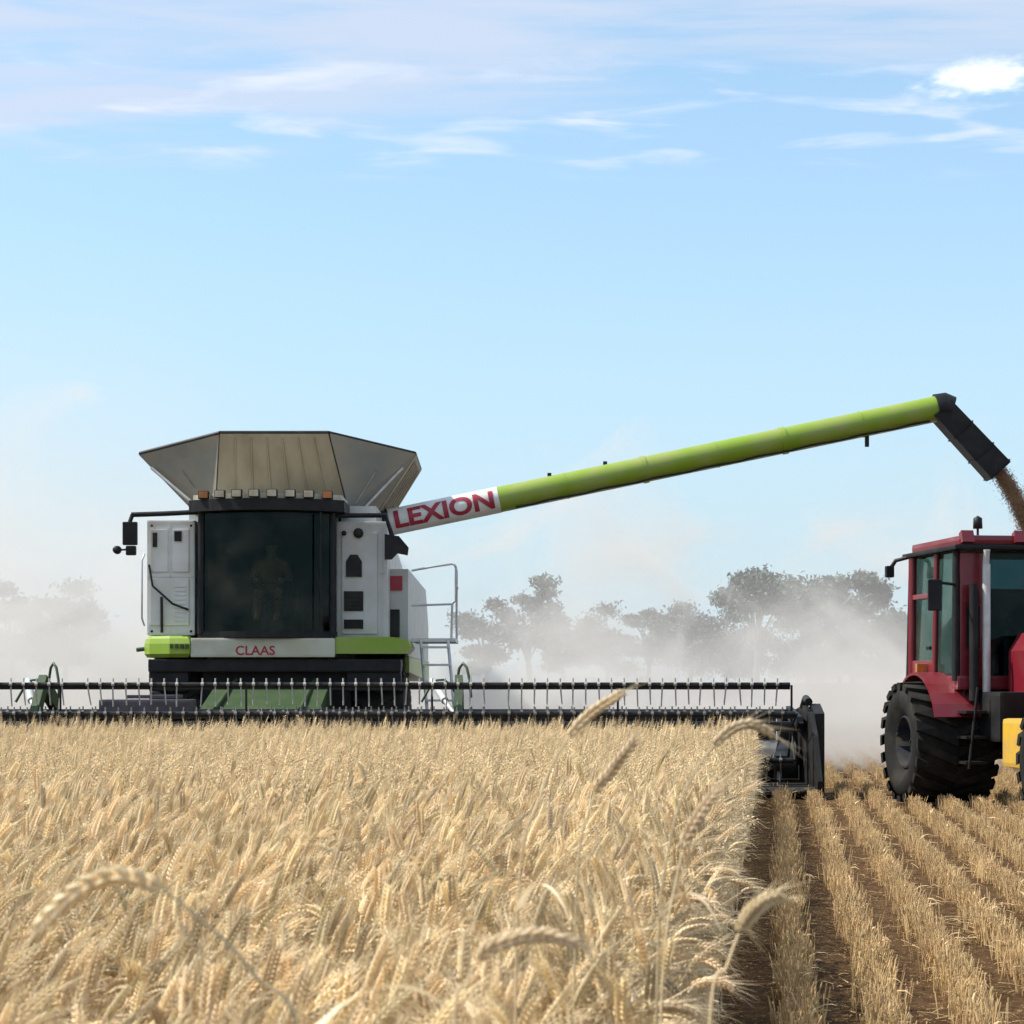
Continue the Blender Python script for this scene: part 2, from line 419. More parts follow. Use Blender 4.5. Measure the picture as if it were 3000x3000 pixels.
def ear_on(b, pts, hi, rng, awn=.05, fat=1.0):
    """build husks and awns along the polyline pts (base to tip)"""
    L_ = [0]
    for i in range(1, len(pts)): L_.append(L_[-1] + (pts[i] - pts[i - 1]).length)
    tot = L_[-1]
    def at(s):
        for i in range(1, len(pts)):
            if s <= L_[i] or i == len(pts) - 1:
                k = (s - L_[i - 1]) / max(1e-6, L_[i] - L_[i - 1])
                return pts[i - 1].lerp(pts[i], k), (pts[i] - pts[i - 1]).normalized()
    n = 18 if hi else 8
    t0 = at(tot / 2)[1]
    ref = Vector((0, 1, 0)) if abs(t0.y) < .8 else Vector((1, 0, 0))
    tw = rng.uniform(0, math.pi)
    for i in range(n):
        s = tot * i / n
        p, t = at(s)
        a = t.cross(ref).normalized(); bb = a.cross(t).normalized()
        side = (a * math.cos(tw) + bb * math.sin(tw)) * (1 if i % 2 else -1)
        nrm = t.cross(side).normalized()
        taper = (1 - .35 * (i / n) ** 2) * (.75 + .25 * min(1, i / 3))
        d = (t * .92 + side * .36).normalized()
        ln = (.0165 if hi else .026) * fat * taper; wd = (.0048 if hi else .0072) * fat * taper
        c0 = p + side * .003
        if hi:
            for e in (-1, 1):
                dd = (d + nrm * e * .22).normalized()
                spikelet(b, c0 + nrm * e * .002, dd, side, nrm, ln, wd * .85, True)
        else:
            spikelet(b, c0, d, side, nrm, ln, wd, False)
        if awn > 0 and (hi or i % 2 == 0):
            tip = c0 + d * ln
            g = (t * 1.0 + side * rng.uniform(.12, .34) + nrm * rng.uniform(-.2, .2)).normalized()
            ww = (.0008 if hi else .0014)
            b.add([tip - nrm * ww, tip + nrm * ww, tip + g * awn * rng.uniform(.7, 1.15) + Vector((0, 0, -.004))], [(0, 1, 2)])

def ribbon(b, p, ang, length, width, droop, rng, seg=5):
    d = Vector((math.cos(ang), math.sin(ang), 0)); sd_ = Vector((-d.y, d.x, 0))
    vs = []; pos = Vector(p); el = rng.uniform(.7, 1.25)
    tw = rng.uniform(-1.2, 1.2)
    for i in range(seg + 1):
        k = i / seg; ww = width * (1 - k ** 1.6) * .5 + .0004
        s2 = (sd_ * math.cos(tw * k) + Vector((0, 0, 1)) * math.sin(tw * k))
        vs += [pos - s2 * ww, pos + s2 * ww]
        e = el - droop * k
        pos = pos + (d * math.cos(e) + Vector((0, 0, math.sin(e)))) * (length / seg)
    b.add(vs, [(2 * i, 2 * i + 1, 2 * i + 3, 2 * i + 2) for i in range(seg)])

def stalk_mb(rng, hi, H, lean, droop, earlen):
    """a stalk leaning to +x whose ear nods by droop"""
    b = MB(); b.cur = 0
    n = 9 if hi else 5
    pts = [Vector((0, 0, -.01))]; p = Vector((0, 0, -.01)); wob = rng.uniform(-.06, .06)
    for i in range(n):
        k = (i + 1) / n
        th = lean * (.4 + .6 * k) + droop * .45 * max(0, (k - .62) / .38) ** 2
        p = p + Vector((math.sin(th), wob * math.sin(k * 3), math.cos(th))).normalized() * (H / n)
        pts.append(p.copy())
    rr = .0019 if hi else .0024
    b.tube(pts, [rr * (1.1 - .5 * i / n) for i in range(n + 1)], 5 if hi else 3, cap=False)
    # ear
    ep = [p.copy()]; m = 7 if hi else 4
    for i in range(m):
        th = lean + droop * (.45 + .55 * (i + 1) / m)
        p = p + Vector((math.sin(th), wob * .3, math.cos(th))).normalized() * (earlen / m); ep.append(p.copy())
    b.cur = 1
    ear_on(b, ep, hi, rng, awn=rng.uniform(.055, .095), fat=rng.uniform(.9, 1.15))
    b.cur = 2
    for q in range(rng.choice((1, 2, 2, 3)) if hi else rng.choice((1, 2))):
        z = rng.uniform(.35, .86)
        ip = pts[min(n, max(1, int(z * n)))]
        ribbon(b, ip, rng.uniform(0, 6.28), rng.uniform(.14, .3), rng.uniform(.006, .012), rng.uniform(.9, 2.8), rng, 6 if hi else 3)
    return b

def proto_collection(name, builders, mats):
    col = bpy.data.collections.new(name)
    for i, b in enumerate(builders):
        me = bpy.data.meshes.new(f'{name}_{i:02d}'); me.from_pydata(b.v, [], b.f)
        for m in mats: me.materials.append(m)
        me.polygons.foreach_set('material_index', b.mi); me.polygons.foreach_set('use_smooth', b.sm)
        o = bpy.data.objects.new(f'{name}_{i:02d}', me); col.objects.link(o)
    return col

def scatter(name, pts, rots, scls, idx, col):
    me = bpy.data.meshes.new(name); me.from_pydata(pts, [], [])
    a = me.attributes.new('rot', 'FLOAT_VECTOR', 'POINT'); a.data.foreach_set('vector', [q for r in rots for q in r])
    a = me.attributes.new('scl', 'FLOAT', 'POINT'); a.data.foreach_set('value', scls)
    a = me.attributes.new('idx', 'INT', 'POINT'); a.data.foreach_set('value', idx)
    o = bpy.data.objects.new(name, me); COL.objects.link(o)
    g = bpy.data.node_groups.new(name + '_nodes', 'GeometryNodeTree')
    g.interface.new_socket('Geometry', in_out='INPUT', socket_type='NodeSocketGeometry')
    g.interface.new_socket('Geometry', in_out='OUTPUT', socket_type='NodeSocketGeometry')
    N = g.nodes; L = g.links
    gi = N.new('NodeGroupInput'); go = N.new('NodeGroupOutput')
    ci = N.new('GeometryNodeCollectionInfo'); ci.inputs['Collection'].default_value = col
    ci.inputs['Separate Children'].default_value = True; ci.inputs['Reset Children'].default_value = True
    ip = N.new('GeometryNodeInstanceOnPoints'); ip.inputs['Pick Instance'].default_value = True
    def attr(n, t):
        x = N.new('GeometryNodeInputNamedAttribute'); x.data_type = t; x.inputs['Name'].default_value = n
        return x.outputs['Attribute']
    L.new(gi.outputs[0], ip.inputs['Points']); L.new(ci.outputs[0], ip.inputs['Instance'])
    L.new(attr('idx', 'INT'), ip.inputs['Instance Index'])
    e2r = N.new('FunctionNodeEulerToRotation'); L.new(attr('rot', 'FLOAT_VECTOR'), e2r.inputs[0])
    L.new(e2r.outputs[0], ip.inputs['Rotation']); L.new(attr('scl', 'FLOAT'), ip.inputs['Scale'])
    L.new(ip.outputs[0], go.inputs[0])
    md = o.modifiers.new('scatter', 'NODES'); md.node_group = g
    return o

rng = random.Random(3)
hi_b = [stalk_mb(rng, True, rng.uniform(.76, .9), rng.uniform(.02, .2), rng.choice((.25, .5, .8, 1.1, 1.5, 1.9, 2.3)), rng.uniform(.085, .115)) for _ in range(16)]
lo_b = [stalk_mb(rng, False, rng.uniform(.76, .9), rng.uniform(.02, .2), rng.choice((.25, .5, .8, 1.1, 1.5, 1.9, 2.3)), rng.uniform(.085, .115)) for _ in range(12)]
wm = [M['straw'], M['ear'], M['leafd']]
hi_c = proto_collection('near_stalk', hi_b, wm); lo_c = proto_collection('far_stalk', lo_b, wm)
HEADY = 24.75
def crop(y0, y1, dens, nvar, fade):
    P, Rr, S, I = [], [], [], []
    y = y0
    area_step = .25
    while y < y1:
        xl = -.29 * y - 1.1; xr = EDGE + TT * y
        n = int(dens * area_step * (xr - xl))
        for _ in range(n):
            yy = y + rng.random() * area_step
            if yy > y1: continue
            q = min(1, max(0, (yy - 7.5) / 4.5))
            if rng.random() > (1 - q if fade else (1 if yy > 12 else q)): continue
            xx = xl + rng.random() * (xr - xl)
            # patches of taller and shorter crop
            k = noise.noise(Vector((xx * .8, yy * .8, 3)))
            k2 = noise.noise(Vector((xx * 2.5, yy * 2.5, 9)))
            P.append((xx, yy, 0)); S.append(.985 + .05 * k + .03 * k2 + rng.gauss(0, .035))
            yaw = rng.gauss(0, 1.0) + .8 * k2
            if xr - xx < .18: yaw = rng.uniform(1.5, 4.7)     # few heads hang out over the cut edge
            Rr.append((rng.gauss(0, .06), rng.gauss(.03, .07), yaw))
            I.append(rng.randrange(nvar))
        if True:
            for _ in range(int(70 * area_step)):
                yy = y + rng.random() * area_step; q = min(1, max(0, (yy - 7.5) / 4.5))
                if yy > y1 or rng.random() > (1 - q if fade else (1 if yy > 12 else q)): continue
                P.append((EDGE + TT * yy - .05 * min(1, 8 / yy) - abs(rng.gauss(0, .07)), yy, 0)); S.append(rng.gauss(.97, .05))
                Rr.append((rng.gauss(0, .05), rng.gauss(0, .05), rng.uniform(1.7, 4.5))); I.append(rng.randrange(nvar))
        y += area_step
    return P, Rr, S, I
o = scatter('wheat_crop', *crop(1.75, 12.0, 390, len(hi_b), True), hi_c)
tag(o, 'near part of the ripe golden wheat crop with nodding bearded ears', 'wheat crop', kind='stuff')
o = scatter('wheat_crop', *crop(7.5, HEADY, 270, len(lo_b), False), lo_c)
tag(o, 'far part of the standing golden wheat in front of the harvester', 'wheat crop', kind='stuff')

# single stalks that stand out of the crop; each path runs from the ground to the tip of its ear
def catmull(P, n=10):
    P = [P[0] * 2 - P[1]] + P + [P[-1] * 2 - P[-2]]
    o = []
    for i in range(1, len(P) - 2):
        for k in range(n):
            t = k / n
            a, b, c_, d = P[i - 1], P[i], P[i + 1], P[i + 2]
            o.append(.5 * ((2 * b) + (c_ - a) * t + (2 * a - 5 * b + 4 * c_ - d) * t * t + (3 * b - a - 3 * c_ + d) * t ** 3))
    return o + [P[-2]]
def single_stalk(Y, pix, earlen, label, fat=1.1, awn=.05, leaves=1):
    path = [px(X, y, Y) for X, y in pix]
    foot = Vector((path[0].x + (path[0].x - path[1].x) * .4, Y + .12, 0)); 
    P = catmull([foot, foot.lerp(path[0], .5)] + path)
    Lc = [0]
    for i in range(1, len(P)): Lc.append(Lc[-1] + (P[i] - P[i - 1]).length)
    k = next(i for i in range(len(P)) if Lc[i] >= Lc[-1] - earlen)
    root = empty('wheat_stalk', foot)
    P = [p - foot for p in P]
    r_ = random.Random(int(Y * 1000))
    b = MB(); b.tube(P[:k + 1], [.0021 * (1.1 - .4 * i / k) for i in range(k + 1)], 6, cap=True); b.build('stem', M['straw'], root)
    e = MB(); ear_on(e, P[k:], True, r_, awn, fat); e.build('ear', M['ear'], root)
    for q in range(leaves):
        l = MB(); ribbon(l, P[int(k * (.45 + .2 * q))], r_.uniform(0, 6.28), .24, .011, 1.8, r_, 8); l.build('leaf', M['leafd'], root)
    tag(root, label, 'wheat stalk', 'single wheat stalks standing out of the crop')
single_stalk(2.0, [(900, 3150), (740, 2850), (560, 2670), (440, 2590), (340, 2568), (230, 2610), (110, 2725)], .145,
             'arched stalk at the lower left whose thick ear bows over to the left', 1.35, .05)
single_stalk(3.2, [(1520, 2600), (1585, 2330), (1640, 2200), (1720, 2100), (1822, 2030)], .11,
             'tall stalk leaning right whose ear tip crosses the black reel bar', 1.2, .05)
single_stalk(3.5, [(1690, 2600), (1735, 2350), (1790, 2260), (1860, 2170)], .115,
             'straight brown ear leaning right in mid field, right of the reel-crossing ear', 1.15, .04)
single_stalk(3.2, [(1930, 2750), (1965, 2460), (2020, 2290), (2110, 2165), (2190, 2122), (2262, 2150)], .11,
             'long stalk bending right above the cut edge of the crop, below the header end', 1.15, .06)
single_stalk(2.5, [(2080, 3000), (2130, 2830), (2175, 2715), (2230, 2650), (2290, 2622)], .075,
             'short pale ear poking over the dark furrow beside the stubble', 1.1, .04)
single_stalk(2.3, [(1330, 3050), (1370, 2880), (1420, 2790), (1520, 2746), (1610, 2742), (1690, 2765)], .12,
             'nodding ear lying almost level near the lower middle of the crop', 1.25, .05)
single_stalk(3.0, [(1940, 2900), (1985, 2560), (2030, 2420), (2105, 2310)], .11,
             'upright pale ear just left of the crop edge, under the bending long stalk', 1.1, .07)

# ------------------------------------------------------------------ stubble
def stub_mb(rng):
    b = MB()
    for _ in range(13):
        x, y = rng.gauss(0, .042), rng.uniform(-.05, .05)
        h = rng.uniform(.08, .145); tx, ty = rng.gauss(0, .12), rng.gauss(0, .16)
        b.tube([(x, y, -.01), (x + tx * h * .5, y + ty * h * .5, h * .5), (x + tx * h, y + ty * h, h)], [.0028, .0026, .0024], 4, cap=True)
    for _ in range(1):
        ribbon(b, (rng.gauss(0, .03), rng.uniform(-.05, .05), rng.uniform(.0, .08)), rng.uniform(0, 6.28), rng.uniform(.06, .16), .009, rng.uniform(.8, 2.2), rng, 4)
    return b
def litter_mb(rng):
    b = MB()
    for _ in range(7):
        x, y = rng.gauss(0, .07), rng.gauss(0, .07); a = rng.uniform(0, 6.28); l = rng.uniform(.04, .14); z = rng.uniform(.004, .03)
        d = Vector((math.cos(a), math.sin(a), rng.gauss(0, .12)))
        b.tube([Vector((x, y, z)), Vector((x, y, z)) + d * l * .5 + Vector((0, 0, .004)), Vector((x, y, z)) + d * l], .0022, 3)
    return b
sc_ = proto_collection('stubble_tuft', [stub_mb(rng) for _ in range(10)] + [litter_mb(rng) for _ in range(6)], [M['stub']])
P, Rr, S, I = [], [], [], []
for k in range(-1, 52):
    x0 = ROW0 + ROW * k
    y = 1.6
    while y < 46:
        xx = x0 + TT * y
        if xx < .34 * y + 5 and xx > EDGE + TT * y + .06 and (y < 24 or xx > 3.2 - .1 or y > 25.5) and abs(xx) < 18:
            j = noise.noise(Vector((xx * .9, y * .9, 1))) * .035
            P.append((xx + j + rng.gauss(0, .015), y, 0)); Rr.append((rng.gauss(0, .1), rng.gauss(0, .1), rng.uniform(0, 6.28)))
            S.append(rng.uniform(.75, 1.2)); I.append(rng.randrange(10))
            if rng.random() < .07:
                P.append((xx + rng.uniform(-.17, .17), y, 0)); Rr.append((0, 0, rng.uniform(0, 6.28))); S.append(rng.uniform(.7, 1.2)); I.append(10 + rng.randrange(6))
        y += .034 if y < 12 else .055
o = scatter('stubble', P, Rr, S, I, sc_)
tag(o, 'rows of short straw stubble on the cut ground beside the crop', 'stubble', kind='stuff')

# ------------------------------------------------------------------ combine harvester
CY = 28.4; CX = (805 - 1500) / F * CY
comb = empty('combine_harvester', (CX, CY, 0))
tag(comb, 'green and grey combine harvester with flared grain tank and wide header, facing the camera', 'combine harvester')
def LX(X, yl): return (X - 1500) / F * (CY + yl) - CX
def LZ(y, yl): return CAMH + (HZ - y) / F * (CY + yl)

# grain tank extension: eight flared panels
tb = [(-1.04, 1.6, 3.93), (.88, 1.6, 3.93), (1.26, 2.0, 3.93), (1.26, 4.4, 3.93), (.9, 4.9, 3.93), (-1.0, 4.9, 3.93), (-1.38, 4.4, 3.93), (-1.38, 2.0, 3.93)]
tr_ = [(-.92, 1.15, 5.0), (.64, 1.15, 5.0), (1.84, 2.0, 4.80), (1.82, 4.2, 4.80), (.7, 5.2, 4.98), (-.9, 5.2, 4.98), (-2.22, 4.3, 4.80), (-2.22, 2.0, 4.80)]
for i in range(8):
    j = (i + 1) % 8
    q = [Vector(tb[i]), Vector(tb[j]), Vector(tr_[j]), Vector(tr_[i])]
    b = MB(); b.slab(q, .035)
    # pressed ribs on the sheet
    if i in (0, 2, 4, 6):
        nr = 7
        for k in range(1, nr):
            a = q[0].lerp(q[1], k / nr); c_ = q[3].lerp(q[2], k / nr)
            nn = (q[1] - q[0]).cross(q[3] - q[0]).normalized()
            off = nn * .038
            b.tube([a.lerp(c_, .06) + off, a.lerp(c_, .94) + off], .016, 6)
    p = b.build('tank_panel', M['tank'] if i in (0, 2, 4, 6) else M['gusset'], comb)
    e = MB(); e.tube([q[3], q[2]], .035, 8); e.tube([q[0], q[3]], .022, 6)
    e.build('edge_strip', M['dark'], p)
for s in (-1, 1):
    T('tank_strut', M['silver'], comb, [(s * 1.2 - .1, 1.72, 3.95), (s * 1.86 - .19, 1.93, 4.58)], .024, 6)
    T('tank_strut', M['steel'], comb, [(s * 1.05 - .08, 1.55, 3.95), (s * 1.42 - .1, 1.46, 4.5)], .017, 6)

# body behind the cab
b = MB()
b.prism([(.95, 1.7), (5.3, 1.7), (8.2, 1.5), (8.6, 2.2), (8.0, 3.45), (5.3, 3.75), (5.15, 3.93), (.95, 3.93)], 'x', -1.34, 1.34)
b.build('body', M['grey'], comb)
# front walls beside the cab
left_x0, left_x1 = LX(430, .3), LX(575, .3)
b = MB(); b.box(left_x0, left_x1 - .02, .3, .95, 2.06, 3.68, .03)
b.box(left_x0 + .05, left_x0 + .30, .275, .31, 2.95, 3.55, .012); b.box(left_x0 + .36, left_x1 - .1, .275, .31, 2.95, 3.55, .012)
b.box(left_x0 + .05, left_x1 - .1, .275, .31, 2.2, 2.86, .012)
b.box(left_x0 + .02, left_x1 - .04, .288, .304, 2.88, 2.90); b.box(left_x0 + .325, left_x0 + .337, .288, .304, 2.1, 3.62)
for k in range(9): b.box(left_x0 + .40, left_x1 - .14, .262, .28, 2.26 + k * .06, 2.285 + k * .06)
lw = b.build('front_wall', M['white'], comb)
T('grab_rail', M['silver'], lw, [(left_x0 - .03, .28, 2.2), (left_x0 - .05, .2, 2.3), (left_x0 - .05, .2, 3.1), (left_x0 - .03, .28, 3.2)], .014, 6)
for (a_, b_) in ((.07, 2.12), (.07, 3.6), (.62, 2.12), (.62, 3.6)):
    o = MB(); o.lathe([(.285, .001), (.285, .016), (.30, .018)], (left_x0 + a_, 0, b_), 'y', 10); o.build('latch', M['dark'], lw)
b = MB(); b.tube([(left_x0 + .04, .25, 3.05), (left_x0 + .1, .2, 2.75), (left_x0 + .38, .2, 2.5), (left_x1 - .1, .25, 2.42)], .015, 6)
b.tube([(left_x0 + .22, .25, 2.1), (left_x0 + .22, .22, 2.6)], .02, 6); b.build('hose', M['dark'], lw)
B('handle', M['dark'], lw, left_x0 + .09, left_x0 + .15, .25, .29, 3.3, 3.5); B('handle', M['dark'], lw, left_x1 - .3, left_x1 - .2, .25, .29, 3.38, 3.52)
rx0, rx1 = LX(985, .3), LX(1135, .3)
b = MB(); b.box(rx0, rx1, .3, .95, 2.02, 3.66, .03); b.box(rx0 + .08, rx1 - .14, .272, .31, 2.08, 3.5, .012)
b.box(rx0 + .02, rx1 - .02, .29, .303, 2.93, 2.945); b.box(rx1 - .075, rx1 - .066, .29, .303, 2.05, 3.62)
rw = b.build('front_wall', M['grey'], comb)
cx_ = LX(1037, .27)
b = MB(); b.prism([(cx_ - .11, LZ(1690, .27)), (cx_ + .11, LZ(1690, .27)), (cx_ + .11, LZ(1645, .27)), (cx_ + .05, LZ(1625, .27)), (cx_ - .05, LZ(1625, .27)), (cx_ - .11, LZ(1645, .27))], 'y', .245, .28)
b.build('window', M['black'], rw)
for (y0, y1, m) in ((1790, 1732, 'dark'), (1842, 1815, 'black')):
    b = MB(); b.box(cx_ - .14, cx_ + .13, .25, .28, LZ(y0, .27), LZ(y1, .27), .008)
    for k in range(5):
        z = LZ(y0, .27) + (LZ(y1, .27) - LZ(y0, .27)) * (k + .5) / 5
        b.box(cx_ - .12, cx_ + .11, .238, .252, z - .008, z + .008)
    b.build('vent', M[m], rw)
for (X, r_) in ((1008, .035), (1050, .07)):
    b = MB(); b.lathe([(.24, .001), (.24, r_), (.28, r_)], (LX(X, .27), 0, LZ(1562, .27)), 'y', 16); b.build('lamp', M['dark'], rw)
# side fairings
for s, x0, x1 in ((1, 1.36, 1.80), (-1, -1.80, -1.36)):
    b = MB(); b.prism([(.97, 1.78), (5.5, 1.78), (8.0, 1.6), (8.1, 2.4), (7.0, 3.0), (.97, 3.03)], 'x', x0, x1)
    f = b.build('side_panel', M['grey'], comb)
    b = MB(); b.prism([(.9, 1.55), (7.8, 1.42), (7.95, 1.77), (.9, 1.77)], 'x', x0 + .03 * s, x1 + .02 * s); b.build('sill', M['lime'], f)
    b = MB(); b.box((x0 + x1) / 2 - .12, (x0 + x1) / 2 + .14, .945, .968, 2.72, 2.93, .01); b.build('warning_plate', M['letter'] if s > 0 else M['grey'], f)
    b = MB(); b.box((x0 + x1) / 2 - .15, (x0 + x1) / 2 + .1, .94, .968, 2.05, 2.45, .02); b.build('vent', M['dark'], f)
# cab
g0, g1 = LX(578, 0), LX(983, 0); gz0, gz1 = 2.08, 3.76
def arc(x0, x1, bulge, y0, n=14):
    return [((x0 + (x1 - x0) * k / n), y0 - bulge * (1 - (2 * k / n - 1) ** 2)) for k in range(n + 1)]
af = arc(g0 + .05, g1 - .05, .30, 0.05)
b = MB()
fl = [(g0, .9)] + [(g0, .06)] + arc(g0 + .02, g1 - .02, .30, .05) + [(g1, .06), (g1, .9)]
b.prism(fl, 'z', gz0 - .06, gz0 + .03)                      # floor pan
cabf = b.build('cab', M['black'], comb)
for (x, y) in ((g0 + .045, .05), (g1 - .045, .05)):
    T('pillar', M['black'], cabf, [(x, y, gz0), (x, y + .05, gz1)], .05, 8)
B('back_panel', M['black'], cabf, g0, g1, .85, .94, gz0, gz1)
T('wiper', M['black'], cabf, [(LX(938, -.2), -.20, gz0), (LX(938, -.2), -.15, gz1)], .014, 6)
b = MB(); vs = [(x, y, gz0 + .02) for x, y in af] + [(x, y + .05, gz1) for x, y in af]; n = len(af)
b.smooth = True; b.add(vs, [(i, i + 1, n + i + 1, n + i) for i in range(n - 1)]); b.build('windscreen', M['glass'], cabf)
for x in (g0 + .02, g1 - .02):
    b = MB(); b.box(x - .006, x + .006, .1, .86, gz0 + .03, gz1); b.build('side_window', M['glass'], cabf)
# roof with its row of lamps
b = MB()
ro = [(g0 - .12, 1.15)] + [(g0 - .12, .02)] + arc(g0 - .08, g1 + .08, .38, 0.0) + [(g1 + .12, .02), (g1 + .12, 1.15)]
b.prism(ro, 'z', gz1 + .01, gz1 + .17)
roof = b.build('cab_roof', M['black'], comb)
b = MB(); b.prism([(x * .96 + (g0 + g1) / 2 * .04, y * .9 + .1) for x, y in ro], 'z', gz1 + .172, gz1 + .25); b.build('roof_cap', M['cream'], roof)
for k in range(8):
    t = (k + .5) / 8; x = g0 - .02 + (g1 - g0 + .04) * t; y = 0 - .38 * (1 - (2 * t - 1) ** 2)
    o = MB(); o.box(x - .075, x + .075, y - .05, y + .06, gz1 + .175, gz1 + .29, .02)
    h = o.build('work_lamp', M['dark'], comb)
    o = MB(); o.box(x - .062, x + .062, y - .062, y - .048, gz1 + .188, gz1 + .277, .006); o.build('lens', M['orange'] if k in (0, 7) else M['lamp'], h)
# beams at roof height and mirrors
b = MB(); yy = .15
b.tube([(LX(385, yy), yy, LZ(1508, yy)), (LX(480, yy), yy, LZ(1505, yy)), (g0, yy, LZ(1500, yy))], .035, 8)
b.tube([(LX(388, yy), yy, LZ(1508, yy)), (LX(378, yy), yy - .03, LZ(1540, yy))], .03, 8); b.build('mirror_arm', M['black'], comb)
b = MB(); b.box(LX(362, yy), LX(405, yy), yy - .10, yy - .02, LZ(1598, yy), LZ(1530, yy), .02)
b.box(LX(372, yy), LX(402, yy), yy - .12, yy - .03, LZ(1628, yy), LZ(1600, yy), .025); m_ = b.build('mirror', M['black'], comb)
b = MB(); b.lathe([(-.05, .001), (-.05, .055), (.03, .06), (.05, .03)], (LX(346, yy), yy - .07, LZ(1612, yy)), 'y', 14)
b.tube([(LX(350, yy), yy - .05, LZ(1612, yy)), (LX(385, yy), yy - .05, LZ(1610, yy))], .015, 6); b.build('lamp', M['black'], m_)
b = MB(); b.tube([(g1, yy, LZ(1510, yy)), (LX(1130, yy), yy, LZ(1510, yy)), (LX(1150, yy), yy, LZ(1575, yy))], .035, 8); b.build('mirror_arm', M['black'], comb)
b = MB(); b.prism([(LX(1128, yy), LZ(1640, yy)), (LX(1148, yy), LZ(1640, yy)), (LX(1165, yy), LZ(1622, yy)), (LX(1195, yy), LZ(1628, yy)), (LX(1198, yy), LZ(1605, yy)), (LX(1170, yy), LZ(1572, yy)), (LX(1128, yy), LZ(1566, yy))], 'y', yy - .11, yy - .02)
b.build('mirror', M['black'], comb)
# inside of the cab
b = MB(); b.box(-.38, .18, .35, .62, 2.32, 2.48, .05); b.box(-.36, .16, .58, .72, 2.45, 3.15, .05); b.box(-.25, .05, .42, .58, 2.1, 2.33)
b.build('seat', M['seatm'], cabf)
b = MB(); b.tube([(-.1, -.12, 2.1), (-.1, .02, 2.62)], .035, 8)
b.tube([(-.1 + .19 * math.cos(k * math.pi / 8), .03 + .1 * math.sin(k * math.pi / 8), 2.66 + .14 * math.sin(k * math.pi / 8)) for k in range(17)], .014, 6, cap=False)
b.build('steering_column', M['black'], cabf)
b = MB(); b.box(.32, .46, -.1, .02, 2.45, 2.72, .02); b.tube([(.4, -.02, 2.1), (.4, -.03, 2.5)], .02, 6); b.build('monitor', M['black'], cabf)
# green corner fenders and the cream front beam with its lettering
b = MB(); fx0, fx1 = LX(412, 0), LX(562, 0)
pl = [(fx0 + .02, .9), (fx0, .30), (fx0 + .10, .12), (fx0 + .42, -.12), (fx1, -.18), (fx1, .9)]
cxm, cym = (fx0 + fx1) / 2, .4
sh = lambda k: [(cxm + (x - cxm) * k, cym + (y - cym) * k) for x, y in pl]
rings = [(1.75, .90), (1.80, 1.0), (1.94, 1.0), (2.01, .95), (2.05, .82)]
n = len(pl); vs = [(x, y, z) for z, k in rings for x, y in sh(k)]
fs = [(i * n + j, i * n + (j + 1) % n, (i + 1) * n + (j + 1) % n, (i + 1) * n + j) for i in range(len(rings) - 1) for j in range(n)]
b.add(vs, fs + [tuple(range(n))[::-1], tuple(range(len(vs) - n, len(vs)))])
fd = b.build('corner_fender', M['lime'], comb)
for k in range(4): B('marker_lamp', M['dgreen'], fd, fx0 + .44 + k * .07, fx0 + .48 + k * .07, -.2, -.16, 1.87, 1.93)
T('peg', M['dgreen'], fd, [(fx0 + .05, .35, 1.88), (fx0 - .12, .33, 1.86)], .03, 8)
b = MB(); fx0, fx1 = LX(985, 0), LX(1207, 0)
b.prism([(fx0, 1.80), (fx1 - .08, 1.80), (fx1, 1.88), (fx1 - .05, 1.99), (fx1 - .25, 2.03), (fx0, 2.03)], 'y', -.12, .9)
b.build('corner_fender', M['lime'], comb)
bx0, bx1 = LX(562, 0) + .003, LX(985, 0) - .003
b = MB(); b.box(bx0, bx1, -.16, .28, 1.75, 2.015, .03); beam = b.build('front_beam', M['cream'], comb)
tv, tf = text_mesh('CLAAS', .13, .02)
cxt = LX(748, -.16)
b = MB(); b.add([(cxt + x * 1.05, -.164, 1.845 + y) for x, y in tv], tf); b.build('lettering', M['letter'], beam)
# underbody, feeder house, wheels
b = MB(); b.box(-1.05, 1.05, .25, 6.5, .95, 1.70, .05); b.box(-1.75, 1.75, -.05, .9, 1.55, 1.725, .02); b.tube([(-1.5, 1.1, .98), (1.5, 1.1, .98)], .16, 12); b.tube([(-1.4, 6.6, .65), (1.4, 6.6, .65)], .1, 10)
b.box(-1.75, -1.2, .0, .22, 1.28, 1.56, .03); b.box(1.0, 1.75, .0, .22, 1.28, 1.56, .03)
b.build('chassis', M['black'], comb)
b = MB(); b.prism([(.3, .9), (.3, 1.42), (-.3, 1.36), (-2.15, .96), (-2.15, .35)], 'x', -.78, .78)
for s in (-1, 1):
    b.tube([(s * .55, .1, 1.44), (s * .55, -1.9, 1.06)], .03, 6)
fh = b.build('feeder_house', M['dgreen'], comb)
for s in (-1, 1):
    wheel(comb, 1.92, .70, .46, (s * 1.42, 1.1, .96), M['rim'], 22)
    wheel(comb, 1.30, .50, .32, (s * 1.30, 6.6, .65), M['rim'], 18)
